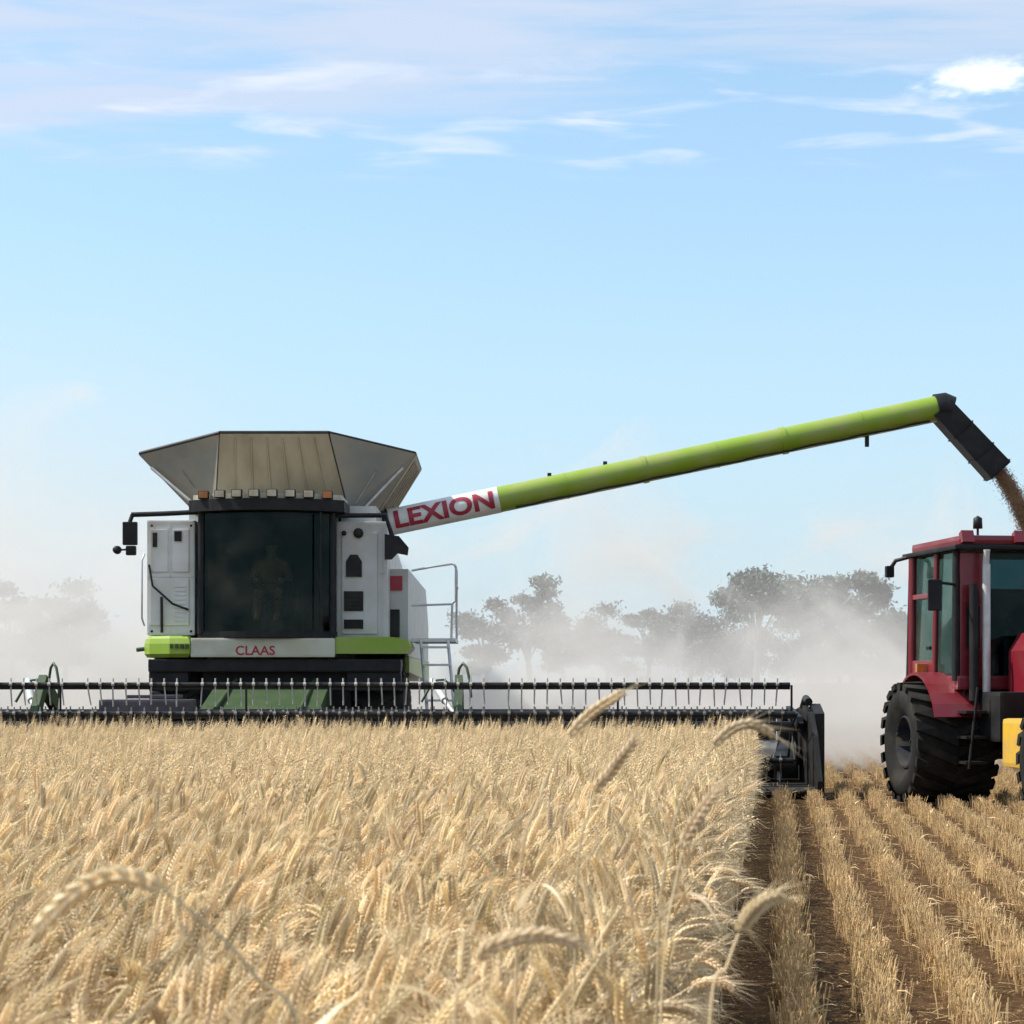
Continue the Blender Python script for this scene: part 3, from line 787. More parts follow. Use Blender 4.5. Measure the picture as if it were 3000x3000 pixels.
# ladder platform with rails on the right
b = MB(); yl = .7
def rail(pts, r_=.017): b.tube([(LX(X, yl), yl + d, LZ(y, yl)) for X, y, d in pts], r_, 6)
rail([(1205, 1672, 0), (1270, 1660, 0), (1325, 1652, 0), (1336, 1660, 0), (1334, 1760, 0), (1325, 1770, 0), (1205, 1774, 0)])
rail([(1332, 1655, .05), (1330, 1655, 1.4), (1330, 1770, 1.4)]); rail([(1325, 1768, 0), (1322, 1880, 0)]); rail([(1330, 1770, 1.4), (1330, 1880, 1.4)]); rail([(1334, 1710, 0), (1334, 1710, 1.4)], .012)
rl = b.build('railing', M['silver'], comb)
b = MB(); b.box(LX(1206, yl), LX(1335, yl), yl - .05, yl + 1.5, 1.98, 2.03); b.build('platform', M['silver'], rl)
b = MB()
for X in (1232, 1312): b.tube([(LX(X, .5), .55, 2.0), (LX(X, .3) + .12, .25, .75)], .022, 6)
for k in range(5):
    t = (k + .4) / 5; z = 2.0 - 1.25 * t
    b.box(LX(1232, .5) + .12 * t, LX(1312, .5) + .12 * t, .55 - .3 * t - .08, .55 - .3 * t + .08, z - .015, z + .015)
b.build('ladder', M['silver'], comb)
# unloading auger
AY = 2.5
a0 = Vector((LX(1120, AY), AY, LZ(1535, AY))); a1 = Vector((LX(2752, AY), AY, LZ(1196, AY)))
ax = (a1 - a0).normalized(); al = (a1 - a0).length; RT = .195
b = MB(); b.tube([a0 - ax * .25, a1], RT, 28)
# seams along the tube
for s_ in (.33, .47, .60, .72, .86): 
    p = a0 + ax * al * s_; b.tube([p - ax * (.04 if s_ in (.47, .72) else .012), p + ax * (.04 if s_ in (.47, .72) else .012)], RT + (.014 if s_ in (.47, .72) else .006), 28)
aug = b.build('unloading_auger', M['lime'], comb)
def hose_line():
    dn = Vector((0, -.6, -.8)); pts = []
    for k in range(25):
        t = .24 + .74 * k / 24
        pts.append(a0 + ax * al * t + dn * (RT + .025 + .012 * math.sin(k * 2.1)))
    T('hydraulic_hose', M['black'], aug, pts, .016, 6)
hose_line()
def tube_pt(s_, ang, r_):
    up = ax.cross(Vector((0, 1, 0))).normalized() * -1
    if up.z < 0: up = -up
    return a0 + ax * s_ + (Vector((0, -1, 0)) * math.cos(ang) + up * math.sin(ang)) * r_
s1 = (LX(1462, AY) - a0.x) / ax.x
b = MB(); b.tube([a0 + ax * .12, a0 + ax * s1], RT + .004, 64); b.build('label_band', M['white'], aug)
tv, tf = text_mesh('LEXION', .29, .035)
wid = max(x for x, y in tv) - min(x for x, y in tv); kx = (s1 - .28) / wid
b = MB(); b.add([tube_pt(.12 + (s1 - .12) / 2 + x * kx, .05 + y / RT * .97, RT + .0125) for x, y in tv], tf); b.build('lettering', M['letter'], aug)
p = a0 + ax * .06
b = MB(); b.tube([p - ax * .22, p + ax * .05], RT + .05, 24); b.tube([a0 - ax * .15 + Vector((0, 0, .05)), a0 + Vector((-.2, .05, -.5)), a0 + Vector((-.2, .05, -1.4))], [.24, .25, .27], 20); b.build('elbow', M['dark'], aug)
for s_, d in ((.40, 1), (.30, 1), (.87, -1)):
    q = a0 + ax * al * s_; up = Vector((0, 0, d))
    B('bracket', M['dark'], aug, q.x - .03, q.x + .03, q.y - .02, q.y + .02, q.z + (RT - .02 if d > 0 else -RT - .16), q.z + (RT + .05 if d > 0 else -RT + .02))
sp1 = Vector((LX(2912, AY), AY, LZ(1368, AY))); sdv = (sp1 - a1).normalized(); sn = Vector((sdv.z, 0, -sdv.x))
b = MB(); b.tube([a1 - ax * .05, a1 + ax * .06, a1 + ax * .14 + Vector((.03, 0, -.06))], [RT + .03, RT + .03, RT + .02], 24)
q0 = a1 + sdv * .02; q1 = sp1 + sdv * .1
for (pa, pb, wa, wb) in ((q0, q1, .17, .19),):
    vs = []
    for p_, w_ in ((pa, wa), (pb, wb)):
        for e in (-1, 1):
            for y in (-.2, .2): vs.append(p_ + sn * w_ * e + Vector((0, y, 0)))
    b.add(vs, [(0, 1, 5, 4), (2, 6, 7, 3), (0, 4, 6, 2), (1, 3, 7, 5), (0, 2, 3, 1)])
    vs2 = [v_.lerp((pa + pb) / 2, .03) for v_ in vs]
    b.add(vs2, [(0, 1, 5, 4), (2, 6, 7, 3), (0, 4, 6, 2), (1, 3, 7, 5)])
for t in (.35, .7, .97):
    c_ = q0.lerp(q1, t); w_ = .17 + .02 * t + .004
    for e in (-1, 1):
        b.tube([c_ + sn * w_ * e + Vector((0, -.21, 0)), c_ + sn * w_ * e + Vector((0, .21, 0))], .015, 6)
    b.tube([c_ - sn * w_ + Vector((0, -.21, 0)), c_ + sn * w_ + Vector((0, -.21, 0))], .015, 6)
b.build('spout', M['black'], aug)
SPOUT = sp1 + sdv * .05 + Vector((CX, CY, 0)); SDIR = sdv.copy()

# header: table, auger, knife, reel, dividers
HW = 6.95; yb = -2.15; yk = -3.65
b = MB(); b.prism([(yb, .18), (yb + .06, .18), (yb + .06, .98), (yb, .98)], 'x', -HW, HW)
b.prism([(yk, .10), (yb, .14), (yb, .18), (yk, .125)], 'x', -HW, HW)
b.box(-HW, HW, yb - .06, yb + .12, .982, 1.06, .015); b.box(-HW, HW, yb + .07, yb + .25, .2, .38, .02)
hd = b.build('header', M['dark'], comb)
b = MB(); b.tube([(-HW + .1, -2.55, .48), (HW - .1, -2.55, .48)], .2, 20)
for s in (-1, 1):
    n = 150; vs = []; fs = []
    for k in range(n + 1):
        t = k / n; x = s * (HW - .12 - t * (HW - .9)); a = s * t * 2 * math.pi * 11
        for r_ in (.19, .32): vs.append((x, -2.55 + r_ * math.cos(a), .48 + r_ * math.sin(a)))
    b.add(vs, [(2 * k, 2 * k + 1, 2 * k + 3, 2 * k + 2) for k in range(n)])
b.build('auger_drum', M['steel'], hd)
b = MB()
b.box(-HW, HW, yk - .04, yk + .01, .09, .135)
for k in range(int(HW * 2 / .0762 / 2)):
    x = -HW + .07 + k * .1524
    b.add([(x - .022, yk - .04, .1), (x + .022, yk - .04, .1), (x, yk - .16, .112), (x - .022, yk - .04, .128), (x + .022, yk - .04, .128)], [(0, 1, 2), (3, 2, 4), (0, 2, 3), (1, 4, 2)])
b.build('cutter_bar', M['steel'], hd)
RY, RZ, RRd = -3.05, .86, .51
b = MB(); b.tube([(-HW + .18, RY, RZ), (HW - .18, RY, RZ)], .06, 12)
for x in [-HW + .2, -4.6, -2.3, 0, 2.3, 4.6, HW - .2]:
    for k in range(5):
        a = R(90 + 72 * k); b.tube([(x, RY, RZ), (x, RY + RRd * math.cos(a), RZ + RRd * math.sin(a))], .014, 6)
reel = b.build('reel', M['dark'], comb)
for k in range(5):
    a = R(90 + 72 * k); y, z = RY + RRd * math.cos(a), RZ + RRd * math.sin(a)
    b = MB(); b.cur = 0; b.tube([(-HW + .16, y, z), (HW - .22, y, z)], .034, 8); b.box(-HW + .16, HW - .22, y - .012, y + .012, z - .055, z + .02)
    b.cur = 1; x = -HW + .25
    jr = random.Random(40 + k)
    while x < HW - .25:
        jx = jr.gauss(0, .012); jy = jr.gauss(0, .012); jz = jr.gauss(0, .012)
        if jr.random() < .04: x += .158; continue
        b.tube([(x, y - .015, z + .085), (x, y - .02, z + .02), (x + jx * .4, y - .02, z - .08), (x + jx, y + .03 + jy, z - .25 + jz)], .0095, 4)
        b.tube([(x - .018, y - .03, z + .01), (x + .018, y - .03, z + .01)], .026, 6)
        x += .158
    b.build('bat', [M['black'], M['tine'] if k == 0 else M['steel']], reel)
for x in (-HW + .07, HW - .1, 2.62, -2.62):
    g = abs(x) < 5
    b = MB()
    if g:
        b.prism([(yb + .2, 1.02), (yb + .25, 1.22), (-2.6, 1.50), (RY - .1, 1.02), (RY - .05, .90), (RY + .1, .92), (-2.6, 1.28)], 'x', x - .05, x + .05)
    else:
        b.prism([(yb + .1, .98), (yb + .1, 1.1), (RY, .98), (RY - .1, .90), (RY, .8)], 'x', x - .035, x + .035)
    arm = b.build('reel_arm', M['dgreen'] if g else M['dark'], comb)
    if g:
        b = MB(); b.tube([(x - .36, yb + .3, 1.42), (x - .18, -2.45, 1.17)], .05, 8); b.tube([(x - .18, -2.45, 1.17), (x - .02, RY + .2, .98)], .028, 8); b.build('cylinder', M['silver'], arm)
        b = MB(); b.tube([(x + .05 - .1 * math.cos(t_ * .5), yb + .1 - .05 * t_, 1.2 + .45 * math.sin(t_ * .52)) for t_ in range(7)], .018, 6); b.build('hose', M['dgreen'], arm)
        b = MB(); b.tube([(x - .5 + .1 * t_, yb + .2, 1.15 + .3 * math.sin(t_ * .62)) for t_ in range(6)], .018, 6); b.build('hose', M['dgreen'], arm)
for s in (-1, 1):
    x = s * (HW + .02)
    b = MB(); b.prism([(yb + .1, .12), (yb + .1, 1.06), (-2.7, 1.12), (-3.25, 1.02), (-3.6, .75), (-3.95, .22), (-3.9, .06), (-3.6, .05)], 'x', x - .03, x + .03)
    b.prism([(-2.35, .05), (-2.35, .95), (-2.95, 1.14), (-3.3, 1.02), (-3.3, .05)], 'x', x + .032 * s, x + .15 * s)
    b.tube([(x, -2.55, 1.1), (x, -2.75, 1.2), (x, -3.0, 1.16)], .05, 8)
    dv_ = b.build('crop_divider', M['dark'], comb)
    b = MB(); b.box(x - s * .30 - .03, x - s * .30 + .03, -2.5, -2.42, .12, 1.0); b.build('end_plate', M['silver'], dv_)
b = MB(); yy = -3.5
b.box(LX(252, yy), LX(530, yy), -2.75, -2.25, LZ(2110, yy), LZ(2046, yy) - .02, .03); b.box(LX(330, yy), LX(490, yy), -2.6, -2.3, 1.2, 1.245, .01)
b.build('drive_cover', mat('dull_purple_cover', (.10, .088, .11), .5, (.06, .05, .06), 4.0), comb)

# the driver in the cab: one continuous skin
def driver():
    J = [((0, .50, .0), .155), ((0, .56, .22), .15), ((0, .55, .42), .165), ((0, .53, .54), .07), ((0, .51, .62), .075), ((0, .49, .72), .105), ((0, .49, .82), .085)]
    E = [(i, i + 1) for i in range(6)]
    v = [p for p, r_ in J]; r = [q for p, q in J]
    def chain(start, pts):
        prev = start
        for p, q in pts:
            v.append(p); r.append(q); E.append((prev, len(v) - 1)); prev = len(v) - 1
    for s in (-1, 1):
        chain(2, [((s * .20, .54, .43), .075), ((s * .27, .40, .22), .052), ((s * .17, .12, .20), .036), ((s * .16, .06, .22), .03)])
        chain(0, [((s * .11, .45, .02), .095), ((s * .14, .08, .05), .07), ((s * .14, .02, -.28), .05), ((s * .14, -.08, -.36), .04)])
    me = bpy.data.meshes.new('person'); me.from_pydata(v, E, [])
    me.materials.append(M['shirt']); me.materials.append(M['skin'])
    o = bpy.data.objects.new('person', me); COL.objects.link(o)
    sk = o.modifiers.new('skin', 'SKIN'); su = o.modifiers.new('sub', 'SUBSURF'); su.levels = 2; su.render_levels = 2
    lay = me.skin_vertices.new() if hasattr(me.skin_vertices, 'new') and not me.skin_vertices else (me.skin_vertices[0] if me.skin_vertices else None)
    for i, q in enumerate(r):
        me.skin_vertices[0].data[i].radius = (q, q); me.skin_vertices[0].data[i].use_root = (i == 0)
    dg = bpy.context.evaluated_depsgraph_get(); dg.update()
    m2 = bpy.data.meshes.new_from_object(o.evaluated_get(dg))
    o.modifiers.clear(); o.data = m2; m2.name = 'person'
    m2.materials.clear(); m2.materials.append(M['shirt']); m2.materials.append(M['skin'])
    for p in m2.polygons:
        p.use_smooth = True
        c_ = p.center; p.material_index = 1 if (c_.z > .56 or (c_.y < .16 and c_.z > .12)) else 0
    o.location = (CX - .1, CY - .05, 2.62)
    tag(o, 'driver in a rust brown shirt seated behind the harvester windscreen', 'person')
    hr = MB(); hr.lathe([(.09, .122), (.0, .112), (-.05, .09)][::-1], (0, .49, .76), 'z', 16); hr.lathe([(.85 - .76, .122), (.135, .09), (.15, .001)], (0, .49, .76), 'z', 16)
    hr.box(-.09, .09, .30, .40, .83, .845, .004)
    hr.build('cap', M['seatm'], o)
driver()

# ------------------------------------------------------------------ falling grain
def grain_stream():
    b = MB(); r_ = random.Random(11); v0 = SDIR * 2.6
    for k in range(34000):
        t = r_.random() ** .8 * .62
        p = SPOUT + v0 * t + Vector((0, 0, -4.9 * t * t))
        sp = .055 + .03 * t
        p = p + Vector((r_.gauss(0, sp), r_.gauss(0, sp * 1.2), r_.gauss(0, sp)))
        s_ = r_.uniform(.009, .018)
        d = Vector((r_.uniform(-1, 1), r_.uniform(-1, 1), r_.uniform(-1, 1))).normalized(); a = d.orthogonal().normalized(); c_ = d.cross(a)
        spikelet(b, p, d, a, c_, s_ * 1.6, s_ * .5, False)
    pts = []; rs = []
    for k in range(26):      # the dense middle of the stream
        t = k / 25 * .62; pts.append(SPOUT + v0 * t + Vector((r_.gauss(0, .006), r_.gauss(0, .006), -4.9 * t * t))); rs.append(.085 + r_.gauss(0, .008))
    b.tube(pts, rs, 12)
    o = b.build('grain_stream', M['grain'])
    tag(o, 'brown stream of wheat grain pouring from the black spout', 'grain', kind='stuff')
grain_stream()

# ------------------------------------------------------------------ tractor
PSI = R(7.5)
trac = empty('tractor', (5.84, 23.62, 0), PSI)      # forward is local -y
tag(trac, 'red tractor with tinted cab glass cut off by the right edge of the photo', 'tractor')
TW = .95
for s in (-1, 1):
    wheel(trac, 1.39, .96, .30, (s * TW, 0, .72), M['navy'], 20)
    wheel(trac, 1.22, .46, .3, (s * .72, -2.95, .61), M['navy'], 18)
b = MB(); b.box(-.32, .32, -3.3, .5, .62, 1.12, .05); b.tube([(-.8, 0, .72), (.8, 0, .72)], .14, 12); b.tube([(-.6, -2.95, .61), (.6, -2.95, .61)], .09, 10)
b.box(-.75, .75, -.55, .62, 1.0, 1.42, .05); b.box(-.1, .1, .5, 1.1, .5, .6)
b.box(-.72, -.3, -1.3, -.6, .75, 1.3, .04)
b.build('chassis', M['black'], trac)
b = MB(); b.prism([(-.42, 1.1), (-.42, 1.75), (-.3, 1.95), (.3, 1.95), (.42, 1.75), (.42, 1.1)], 'y', -3.6, -.78)
b.build('bonnet', M['red'], trac)
b = MB(); b.box(-.36, .36, -3.64, -3.603, 1.15, 1.8, .01)
for k in range(6): b.box(-.33, .33, -3.66, -3.64, 1.2 + k * .1, 1.24 + k * .1)
b.build('grille', M['black'], trac)
# cab: -0.53 (front) .. 0.69 (back)
cz0, cz1 = 1.42, 2.88; cyf, cyb = -.58, 1.0; cw = .96
b = MB(); b.box(-cw, cw, cyf - .06, cyb + .06, cz0 - .1, cz0 + .06, .03); tcab = b.build('cab', M['red'], trac)
for sx in (-1, 1):
    T('pillar', M['black'], tcab, [(sx * cw, cyf, cz0), (sx * (cw - .03), cyf + .06, cz1)], .045, 8)
    T('pillar', M['black'], tcab, [(sx * cw, cyb, cz0), (sx * (cw - .03), cyb - .02, cz1)], .05, 8)
b = MB(); b.tube([(-cw, .12, cz0), (-cw + .02, .10, cz1)], .035, 8); b.tube([(-cw, cyb - .08, cz0), (-cw, cyb - .1, cz1)], .05, 8)
b.box(-cw - .02, -cw + .03, .1, cyb, cz0 + .05, cz0 + .24, .01)
b.box(-cw - .02, -cw + .03, .12, cyb - .05, 2.38, 2.44, .01)
b.build('door_frame', M['red'], tcab)
B('door_handle', M['black'], tcab, -cw - .05, -cw - .02, .16, .28, 1.78, 1.82, .008)
for sx in (-1, 1):
    b = MB(); x = sx * (cw - .015)
    b.add([(x, cyf + .03, cz0 + .06), (x, cyb - .03, cz0 + .06), (x - sx * .03, cyb - .05, cz1), (x - sx * .03, cyf + .09, cz1)], [(0, 1, 2, 3)]); b.build('side_window', M['glass'], tcab)
b = MB(); b.box(-cw + .05, -.60, cyf - .005, cyf + .05, cz0 + .04, cz1 - .02, .012); b.box(-cw + .1, -.66, cyf - .02, cyf - .003, 2.30, 2.36, .004); b.box(-cw + .1, -.66, cyf - .02, cyf - .003, 1.70, 1.76, .004)
qp = b.build('front_panel', M['red'], tcab)
B('window', M['black'], qp, -cw + .12, -.68, cyf - .014, cyf - .003, 1.80, 2.26, .003)
b = MB(); b.add([(-.585, cyf, cz0 + .06), (cw - .04, cyf, cz0 + .06), (cw - .06, cyf + .06, cz1), (-.585, cyf + .06, cz1)], [(0, 1, 2, 3)]); b.build('windscreen', M['tglass'], tcab)
b = MB(); b.add([(-cw + .04, cyb, cz0 + .06), (cw - .04, cyb, cz0 + .06), (cw - .06, cyb - .02, cz1), (-cw + .06, cyb - .02, cz1)], [(0, 1, 2, 3)]); b.build('rear_window', M['glass'], tcab)
b = MB(); b.box(-.30, .26, .1, .4, 1.75, 1.9, .05); b.box(-.25, .25, .36, .5, 1.85, 2.5, .05); b.box(-.2, .2, .1, .45, 1.45, 1.75); b.build('seat', M['red'], tcab)
b = MB(); b.box(-.3, .3, -.5, -.3, 1.45, 2.0, .05); b.tube([(.2 * math.cos(k * math.pi / 8), -.22 + .08 * math.sin(k * math.pi / 8), 2.08 + .16 * math.sin(k * math.pi / 8)) for k in range(17)], .015, 6, cap=False); b.build('dashboard', M['black'], tcab)
b = MB(); b.box(-cw - .06, cw + .06, cyf - .16, cyb + .12, cz1 + .005, cz1 + .06, .02); roof2 = b.build('roof', M['black'], trac)
b = MB(); b.box(-cw + .02, cw - .02, cyf - .10, cyb + .02, cz1 + .062, cz1 + .17, .05); b.build('roof_cap', M['red'], roof2)
for (x, y) in ((-cw + .1, cyf - .08), (-.25, cyf - .1), (.25, cyf - .1), (cw - .1, cyf - .08)):
    b = MB(); b.prism([(y - .07, cz1 + .09), (y + .06, cz1 + .07), (y + .06, cz1 + .19), (y - .02, cz1 + .22)], 'x', x - .07, x + .07)
    b.build('work_lamp', M['red'], roof2)
b = MB(); b.tube([(-.45, .1, cz1 + .15), (-.45, .1, cz1 + .3)], .015, 6); b.lathe([(0, .001), (0, .055), (.12, .05), (.15, .001)], (-.45, .1, cz1 + .3), 'z', 14); b.build('beacon', M['dark'], roof2)
b = MB(); b.tube([(-cw - .02, cyb - .05, cz1 + .02), (-cw - .16, cyb + .05, cz1 - .02), (-cw - .2, cyb + .1, cz1 - .1)], .025, 6); b.box(-cw - .27, -cw - .17, cyb + .06, cyb + .14, cz1 - .22, cz1 - .08, .02); b.build('rear_lamp', M['black'], roof2)
# fenders over the rear wheels
for s in (-1, 1):
    b = MB(); pr = []
    for k in range(13):
        a = R(20 + k * 11.5); pr.append((.80 * math.cos(a), .72 + .80 * math.sin(a)))
    inn = [(y * .96, .72 + (z - .72) * .96) for y, z in pr][::-1]
    x0, x1 = sorted((s * (TW - .34), s * (TW + .30)))
    b.prism(pr + inn, 'x', x0, x1); f = b.build('fender', M['red'], trac)
    b = MB(); b.box(s * (TW + .1) - .06, s * (TW + .1) + .06, .30, .36, 1.52, 1.62, .01); b.build('lamp', M['orange'], f)
# exhaust, steps, mirror, tank
b = MB(); b.tube([(-.66, -.74, 1.2), (-.66, -.74, 2.72)], .045, 12); b.tube([(-.66, -.72, 2.71), (-.66, -.75, 2.88)], .038, 10); ex = b.build('exhaust', M['silver'], trac)
T('heat_shield', M['black'], ex, [(-.79, -.70, 1.2), (-.79, -.70, 2.5)], .055, 10)
b = MB()
for k in range(3): b.box(-.98, -.74, -.98, -.56, .5 + .28 * k, .53 + .28 * k)
for y in (-.98, -.58): b.tube([(-.95, y, .45), (-.85, y, 1.35)], .018, 6)
b.tube([(-.92, -.52, 1.3), (-.9, -.5, 1.75), (-.84, -.46, 2.1)], .016, 6); b.build('steps', M['black'], trac)
B('fuel_tank', M['yellow'], trac, -.82, -.44, -2.3, -1.62, .5, 1.02, .05)
b = MB(); b.tube([(-cw, cyf + .02, 2.5), (-cw - .28, cyf - .1, 2.52)], .018, 6); b.box(-cw - .36, -cw - .20, cyf - .13, cyf - .09, 2.2, 2.55, .02); b.build('mirror', M['black'], trac)

# grain cart beside the tractor, catching the grain
cart = empty('grain_cart', (9.1, 31.2, 0), R(-4))
tag(cart, 'red grain cart under the falling grain, right of the frame', 'grain cart')
b = MB(); bs = [(-.9, -1.6, .9), (.9, -1.6, .9), (.9, 1.6, .9), (-.9, 1.6, .9)]; tp = [(-1.35, -2.2, 2.6), (1.35, -2.2, 2.6), (1.35, 2.2, 2.6), (-1.35, 2.2, 2.6)]
for i in range(4):
    j = (i + 1) % 4; b.slab([bs[i], bs[j], tp[j], tp[i]], -.03)
b.box(-.9, .9, -1.6, 1.6, .86, .9)
bx = b.build('hopper', M['red'], cart)
b = MB(); b.tube([Vector(tp[k % 4]) for k in range(5)], .05, 8); b.build('edge_strip', M['dark'], bx)
b = MB(); b.box(-.3, .3, -2.0, 2.0, .66, .86); b.box(-.06, .06, -3.6, -2.0, .55, .67); b.tube([(-1.1, 0, .65), (1.1, 0, .65)], .09, 10); b.build('chassis', M['dark'], cart)
for s in (-1, 1): wheel(cart, 1.3, .5, .32, (s * 1.15, 0, .65), M['rim'], 18)
b = MB(); b.lathe([(2.05, 1.15), (2.2, .7), (2.36, .25), (2.4, .01)], (0, 0, 0), 'z', 24); b.lathe([(1.6, 1.0), (2.05, 1.15)], (0, 0, 0), 'z', 24)
tag(b.build('grain_heap', M['grain'], None, (9.1, 31.2, 0)), 'heap of wheat grain lying in the red grain cart', 'grain heap')

# ------------------------------------------------------------------ trees far behind
def tree(loc, h, w, kind, label, seed):
    r_ = random.Random(seed)
    root = empty('gum_tree', loc)
    tr = MB(); cr = MB()
    th = h * (.55 if kind == 'umbrella' else .4)
    bend = r_.uniform(-.4, .4)
    trunk = [Vector((0, 0, -.1)), Vector((bend * .3, 0, th * .5)), Vector((bend, 0, th))]
    tr.tube(trunk, [h * .028, h * .022, h * .016], 8)
    clumps = []
    nb = 15 if kind == 'umbrella' else 18
    for k in range(nb):
        a = r_.uniform(0, 6.28); rad = w / 2 * math.sqrt(r_.random()) * .92
        if kind == 'umbrella': z = h * (.97 - .24 * (rad / (w / 2)) ** 2 - r_.uniform(0, .10))
        elif kind == 'loose': z = h * r_.uniform(.42, .96 - .3 * (rad / (w / 2)) ** 2)
        else: z = h * r_.uniform(.28, .95 - .35 * (rad / (w / 2)) ** 2)
        c_ = Vector((rad * math.cos(a), rad * math.sin(a), z))
        tr.tube([trunk[2] * r_.uniform(.6, 1.0), trunk[2].lerp(c_, .5) + Vector((0, 0, .04 * h)), c_], [h * .010, h * .006, h * .002], 5)
        clumps.append((c_, r_.uniform(.10, .19) * w * (.8 if kind == 'loose' else 1)))
    for c_, rd in clumps:
        for q in range(430 if kind != 'loose' else 280):
            d = Vector((r_.gauss(0, 1), r_.gauss(0, 1), r_.gauss(0, .55)))
            p = c_ + d * rd * .62
            s_ = r_.uniform(.11, .27) * (h / 9)
            a = Vector((r_.uniform(-1, 1), r_.uniform(-1, 1), r_.uniform(-1, 1))).normalized(); e = a.orthogonal().normalized()
            cr.add([p - a * s_, p + e * s_ * .45, p + a * s_, p - e * s_ * .45], [(0, 1, 2, 3)])
    tr.build('trunk', M['bark'], root); cr.build('crown', M['leaf'], root)
    tag(root, label, 'tree', 'gum trees along the far edge of the field')
def tpx(X, ytop, Y): 
    p = px(X, ytop, Y); return (p.x, Y, 0), p.z
TREES = [ # X, y of the top, width px, distance, kind, label
    (1555, 1662, 190, 150, 'loose', 'tallest lone gum tree beyond the railing, standing above the dust'),
    (1425, 1735, 190, 158, 'round', 'low gum tree mostly lost in dust just right of the harvester rails'),
    (1655, 1722, 150, 155, 'round', 'low rounded gum tree right beside the tallest lone one'),
    (1775, 1748, 190, 168, 'round', 'hazy low gum tree in dust half way along the header'),
    (1895, 1728, 170, 172, 'loose', 'loose hazy gum tree, second to the left of the tall flat-topped gums'),
    (2020, 1715, 200, 165, 'round', 'hazy gum tree next to the left flat-topped gum'),
    (2215, 1668, 240, 140, 'umbrella', 'left one of the three tall flat-topped gum trees'),
    (2370, 1668, 220, 146, 'umbrella', 'middle one of the three tall flat-topped gum trees'),
    (2500, 1660, 210, 138, 'umbrella', 'right one of the three tall flat-topped gum trees, nearest the tractor'),
    (2130, 1755, 250, 152, 'round', 'bushy lower gum tree left of and under the left flat-topped gum'),
    (2300, 1750, 260, 150, 'round', 'bushy lower gum tree between the left and middle flat-topped gums'),
    (2455, 1755, 260, 144, 'round', 'bushy lower gum tree under the right flat-topped gum'),
    (2600, 1735, 270, 140, 'round', 'bushy dark gum tree just left of the red tractor'),
    (2760, 1765, 260, 150, 'round', 'bushy gum tree seen partly behind the tractor cab'),
    (40, 1625, 230, 190, 'round', 'faint gum tree in thick dust at the far left'),
    (190, 1680, 200, 200, 'round', 'lower faint gum tree between the far left one and the harvester'),
]
for i, (X, yt, wp, Y, kind, lab) in enumerate(TREES):
    loc, h = tpx(X, yt, Y); tree(loc, h, wp / F * Y, kind, lab, 100 + i)

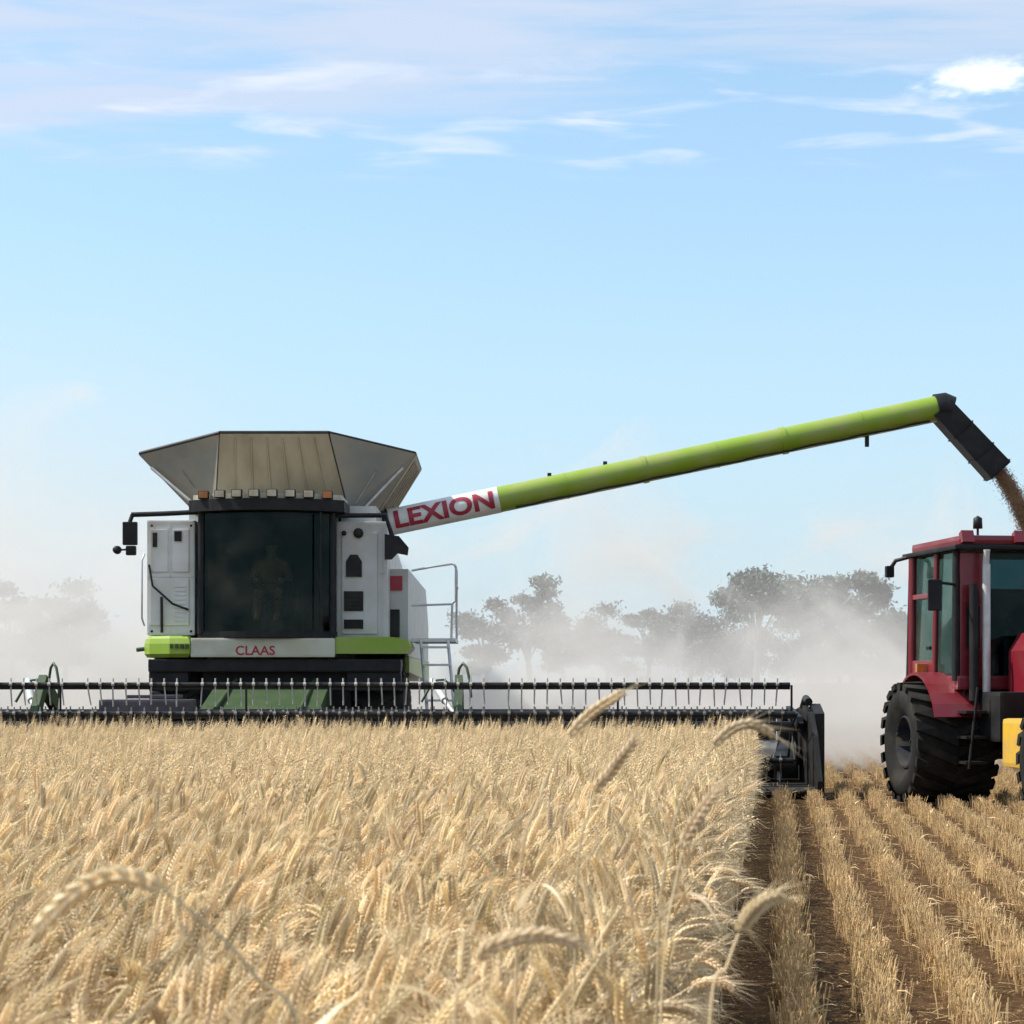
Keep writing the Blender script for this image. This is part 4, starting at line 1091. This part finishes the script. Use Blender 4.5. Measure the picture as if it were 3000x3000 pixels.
# ------------------------------------------------------------------ dust behind the harvester
def dust_cloud():
    m = bpy.data.materials.new('harvest_dust'); nt, N, L = nodes_of(m)
    out = N.new('ShaderNodeOutputMaterial'); pv = N.new('ShaderNodeVolumePrincipled')
    pv.inputs['Color'].default_value = (.84, .815, .775, 1); pv.inputs['Anisotropy'].default_value = .1
    tc = N.new('ShaderNodeTexCoord'); sp = N.new('ShaderNodeSeparateXYZ'); L.new(tc.outputs['Object'], sp.inputs[0])
    def mth(op, a, b=None):
        n = N.new('ShaderNodeMath'); n.operation = op
        for i, q in enumerate((a, b)):
            if q is None: continue
            if isinstance(q, (int, float)): n.inputs[i].default_value = q
            else: L.new(q, n.inputs[i])
        return n.outputs[0]
    def sm(v_, a, b, t0=0., t1=1.):
        n = N.new('ShaderNodeMapRange'); n.interpolation_type = 'SMOOTHSTEP'
        n.inputs['From Min'].default_value = a; n.inputs['From Max'].default_value = b; n.inputs['To Min'].default_value = t0; n.inputs['To Max'].default_value = t1
        L.new(v_, n.inputs['Value']); return n.outputs['Result']
    nz = N.new('ShaderNodeTexNoise'); nz.inputs['Scale'].default_value = .22; nz.inputs['Detail'].default_value = 3; nz.inputs['Roughness'].default_value = .5
    L.new(tc.outputs['Object'], nz.inputs['Vector'])
    X, Yc, Z = sp.outputs
    # height of the cloud: higher on the left, lumpy
    hgt = mth('ADD', mth('MULTIPLY', sm(X, -13, -4), -3.4), 5.2)
    zz = mth('DIVIDE', Z, hgt)
    fall = mth('POWER', 2.718, mth('MULTIPLY', zz, -1.0))
    billow = sm(nz.outputs['Fac'], .32, .68, .2, 1.8)
    ramp = sm(Yc, 29.0 - 3.0, 40)
    endr = sm(Yc, 118, 90)
    top = sm(Z, 13.5, 7)
    d = mth('MULTIPLY', mth('MULTIPLY', mth('MULTIPLY', fall, billow), mth('MULTIPLY', ramp, endr)), mth('MULTIPLY', top, DENS))
    # plumes close behind the machine
    mp = N.new('ShaderNodeMapping'); mp.inputs['Scale'].default_value = (.36, .22, .40); mp.inputs['Rotation'].default_value = (0, .5, 0); L.new(tc.outputs['Object'], mp.inputs['Vector'])
    n2 = N.new('ShaderNodeTexNoise'); n2.inputs['Scale'].default_value = 1.0; n2.inputs['Detail'].default_value = 4; n2.inputs['Roughness'].default_value = .6; n2.inputs['Distortion'].default_value = .8
    L.new(mp.outputs['Vector'], n2.inputs['Vector'])
    lift = mth('SUBTRACT', n2.outputs['Fac'], mth('MULTIPLY', Z, .040))
    plume = mth('MULTIPLY', mth('MULTIPLY', sm(lift, .40, .53), mth('MULTIPLY', sm(Yc, 30.5, 33), sm(Yc, 43, 38))), PLUME)
    d = mth('ADD', d, plume)
    L.new(d, pv.inputs['Density']); L.new(pv.outputs[0], out.inputs['Volume'])
    m.cycles.volume_step_rate = .8
    b = MB(); b.box(-60, 60, 26, 120, .03, 14)
    o = b.build('dust_cloud', m)
    tag(o, 'pale dust cloud hanging behind the harvester and the header', 'dust', kind='stuff')
DENS = 0.05; PLUME = 0.36
dust_cloud()

# ------------------------------------------------------------------ render settings
scene.view_settings.view_transform = 'Standard'; scene.view_settings.look = 'None'
scene.view_settings.exposure = 0.7; scene.view_settings.gamma = 1
cy = scene.cycles
cy.use_denoising = True; cy.max_bounces = 8; cy.diffuse_bounces = 3; cy.glossy_bounces = 3; cy.transparent_max_bounces = 16; cy.volume_bounces = 2
cy.volume_step_rate = .12; cy.volume_max_steps = 256
cy.use_adaptive_sampling = True; cy.adaptive_threshold = .02
scene.render.film_transparent = False
